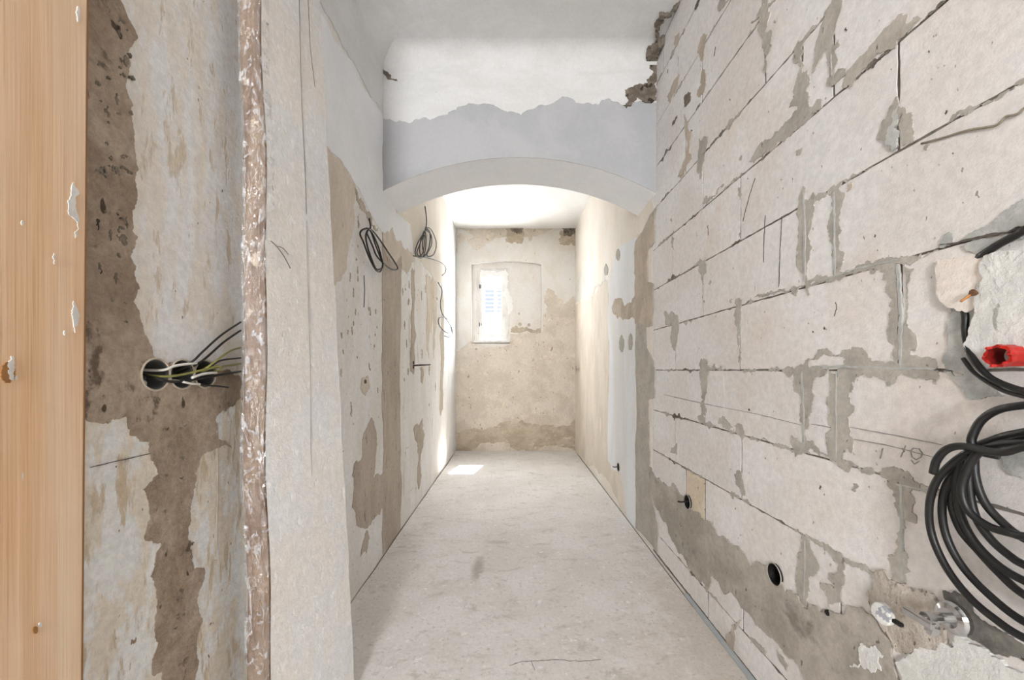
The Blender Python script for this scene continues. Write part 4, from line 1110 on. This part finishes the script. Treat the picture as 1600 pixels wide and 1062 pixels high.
# red sleeve
q = rpt(1559, 556, 0.045)
t = empty('sleeve', (R, q.y, q.z - 0.02), 'bright red plastic sleeve with a toothed mouth jutting from the blocks', 'sleeve')
ax = Vector((1, 0.10, 0.02)).normalized(); e = ax.orthogonal().normalized(); w = ax.cross(e)
mb = MB(); n = 36; rows = [0.0, 0.004, 0.012, 0.03, 0.08]
for j, hgt in enumerate(rows):
    for k in range(n):
        a = 2 * math.pi * k / n
        rr = 0.0175 + (0.0016 if k % 4 in (0, 1) else 0.0) + (0.001 if j < 2 else 0)
        hh = hgt + (-0.005 if j == 0 and k % 6 in (0, 1) else 0)
        mb.v.append(tuple(q + ax * hh + (e * math.cos(a) + w * math.sin(a)) * rr))
for j in range(len(rows) - 1):
    for k in range(n):
        mb.f.append((j * n + k, j * n + (k + 1) % n, (j + 1) * n + (k + 1) % n, (j + 1) * n + k))
k0 = len(mb.v)
for j, (hgt, rr) in enumerate(((0.0, 0.0145), (0.05, 0.013))):
    for k in range(n):
        a = 2 * math.pi * k / n
        hh = hgt + (-0.005 if j == 0 and k % 6 in (0, 1) else 0)
        mb.v.append(tuple(q + ax * hh + (e * math.cos(a) + w * math.sin(a)) * rr))
for k in range(n):
    mb.f.append((k, (k + 1) % n, k0 + (k + 1) % n, k0 + k))
mb.build('tube', 'red', t)
mb2 = MB(); mb2.v = mb.v[k0:]
mb2.f = [(k, (k + 1) % n, n + (k + 1) % n, n + k) for k in range(n)] + [tuple(n + k for k in range(n))]
mb2.build('bore', 'red_shaded', t)

# big cable coil
t = empty('cable_coil', rpt(1560, 1000, 0.02), 'heavy black cable coil hanging over the pale blocks beside the chrome valve', 'cable coil')
big = [
    ([(1760, 640), (1680, 626), (1600, 633), (1560, 640), (1535, 655), (1522, 675), (1518, 692), (1530, 705), (1560, 712)], 0.05),
    ([(1458, 739), (1463, 720), (1476, 704), (1495, 697), (1520, 699), (1545, 705), (1570, 706), (1600, 698), (1680, 690), (1760, 700)], 0.075),
    ([(1760, 690), (1660, 668), (1600, 675), (1560, 684), (1525, 700), (1490, 722), (1463, 752), (1452, 790), (1456, 835), (1478, 885), (1512, 930), (1552, 965), (1604, 998), (1700, 1030)], 0.05),
    ([(1760, 700), (1660, 678), (1600, 684), (1550, 690), (1508, 722), (1480, 755), (1472, 795), (1479, 838), (1502, 882), (1542, 926), (1602, 972), (1700, 1010)], 0.038),
    ([(1740, 690), (1600, 678), (1556, 686), (1520, 702), (1496, 738), (1486, 780), (1500, 826), (1530, 862), (1562, 896), (1602, 930), (1700, 980)], 0.03),
    ([(1740, 720), (1640, 694), (1598, 692), (1560, 694), (1526, 710), (1507, 745), (1503, 772), (1515, 800), (1545, 822), (1580, 833), (1602, 838), (1700, 850)], 0.06),
    ([(1522, 706), (1524, 745), (1537, 782), (1562, 812), (1602, 842), (1700, 880)], 0.044),
    ([(1516, 712), (1514, 758), (1524, 806), (1548, 842), (1580, 870), (1604, 884), (1700, 930)], 0.05),
    ([(1500, 716), (1494, 752), (1500, 800), (1520, 842), (1556, 880), (1602, 908), (1700, 950)], 0.04),
]
for pts, off in big:
    MB().tube([rpt(u, v, off + 0.003 * math.sin(i * 1.3)) for i, (u, v) in enumerate(pts)], 0.0066, 10, False, 6).build('cable_loop', 'black', t, smooth=True)

# chrome angle valve
vq = rpt(1497, 965, 0.0)
t = empty('angle_valve', vq - Vector((0, 0, 0.035)), 'chrome angle valve with round wall plate under the black cable coil', 'valve')
X_ = Vector((-1, 0, 0))
MB().lathe([(0.031, 0.004), (0.031, 0.012), (0.027, 0.018), (0.018, 0.021), (0.012, 0.021)], vq, X_, 28).build('wall_plate', 'chrome', t)
b = MB().lathe([(0.009, 0.01), (0.009, 0.05), (0.011, 0.052), (0.011, 0.066), (0.001, 0.067)], vq, X_, 18).build('body', 'chrome', t)
hp = vq + X_ * 0.066
MB().lathe([(0.005, 0), (0.006, 0.014), (0.001, 0.014)], hp, X_, 12).build('stem', 'chrome', t)
h0 = hp + X_ * 0.012
MB().box((h0.x - 0.006, h0.y - 0.028, h0.z - 0.007), (h0.x + 0.004, h0.y + 0.028, h0.z + 0.007)).build('lever', 'chrome', t, bevel=0.003)
o0 = vq + X_ * 0.045
MB().lathe([(0.008, 0.0), (0.008, 0.016), (0.012, 0.017), (0.012, 0.03), (0.008, 0.031), (0.007, 0.036), (0.001, 0.036)], o0, (-0.12, 0.15, -1), 6).build('outlet_nut', 'chrome', t)

# capped pipe end
cq = rpt(1384, 958, 0.008)
t = empty('capped_pipe', cq - Vector((0, 0, 0.03)), 'round off-white pipe cap smeared with grey mortar on the rough patch', 'pipe cap')
MB().lathe([(0.024, -0.005), (0.024, 0.012), (0.021, 0.015), (0.001, 0.0155)], cq, (-1, -0.1, 0), 24).build('cap', 'cap_white', t)
ck = rpt(1402, 973, 0.014)
MB().box((ck.x - 0.004, ck.y - 0.010, ck.z - 0.004), (ck.x + 0.01, ck.y + 0.010, ck.z + 0.004)).build('clip', 'black_matt', t, bevel=0.002)
nq = rpt(1294, 957, 0.004)
setp(MB().lathe([(0.001, -0.004), (0.008, -0.002), (0.008, 0.004), (0.001, 0.006)], nq, (-1, 0, 0), 12).build('nail_head', 'black_matt', None), 'small black nail head above the mortar band', 'nail')

# ---------------------------------------------------------------- floor edge and crumbs
tr3 = structure('trim_3', MB().add([(R - 0.030, -1, 0.001), (R - 0.001, -1, 0.001), (R - 0.001, 2.0, 0.001), (R - 0.018, 2.0, 0.001), (R - 0.030, -1, 0.010), (R - 0.001, -1, 0.014), (R - 0.001, 2.0, 0.010), (R - 0.018, 2.0, 0.006)],
         [(0, 3, 2, 1), (4, 5, 6, 7), (0, 1, 5, 4), (1, 2, 6, 5), (2, 3, 7, 6), (3, 0, 4, 7)]), 'foam', 'grey foam strip along the foot of the block wall')
strip_line(FLOOR, [(0.862, 1.9), (0.868, 3.2), (0.872, 5.4)], 1.2, 'crack', floor, 'gap', 0.001, px=False)
strip_line(FLOOR, [(-0.785, 1.5), (-0.79, 3.0), (-0.79, 5.4)], 1.6, 'crack', floor, 'gap', 0.001, px=False, wob=0.5)
strip_line(FLOOR, [(795, 1040), (815, 1033), (840, 1032), (870, 1030), (905, 1033), (940, 1030)], 1.0, 'crack', floor, 'crack', 0.0006, wob=0.7)
strip_line(FLOOR, [(830, 1032), (836, 1048)], 0.8, 'crack', floor, 'crack', 0.0006, wob=0.7)
mb = MB(); rng = random.Random(77)
def crumb(x, y, s):
    vs = []
    for k in range(5):
        a = 2 * math.pi * k / 5 + rng.uniform(-.3, .3)
        vs.append((x + math.cos(a) * s * rng.uniform(.6, 1), y + math.sin(a) * s * rng.uniform(.6, 1), 0.0))
    vs.append((x + rng.uniform(-.2, .2) * s, y, s * rng.uniform(.5, .9)))
    mb.add(vs, [(0, 1, 5), (1, 2, 5), (2, 3, 5), (3, 4, 5), (4, 0, 5), (4, 3, 2, 1, 0)])
for i in range(900):
    y = 1.35 + 4.1 * rng.random() ** 1.6
    e = rng.expovariate(14)
    if i % 2: x = -L + 0.01 + e
    else: x = R - 0.035 - e
    crumb(x, y, rng.choice((0.0015, 0.002, 0.0025, 0.003, 0.004)))
for i in range(260):
    crumb(rng.uniform(-0.6, 0.8), 1.3 + 3 * rng.random(), rng.choice((0.001, 0.0015, 0.002)))
cr = mb.build('plaster_crumbs', 'mortar', None)
setp(cr, 'fine plaster crumbs scattered along both edges of the concrete floor', 'debris', kind='stuff')
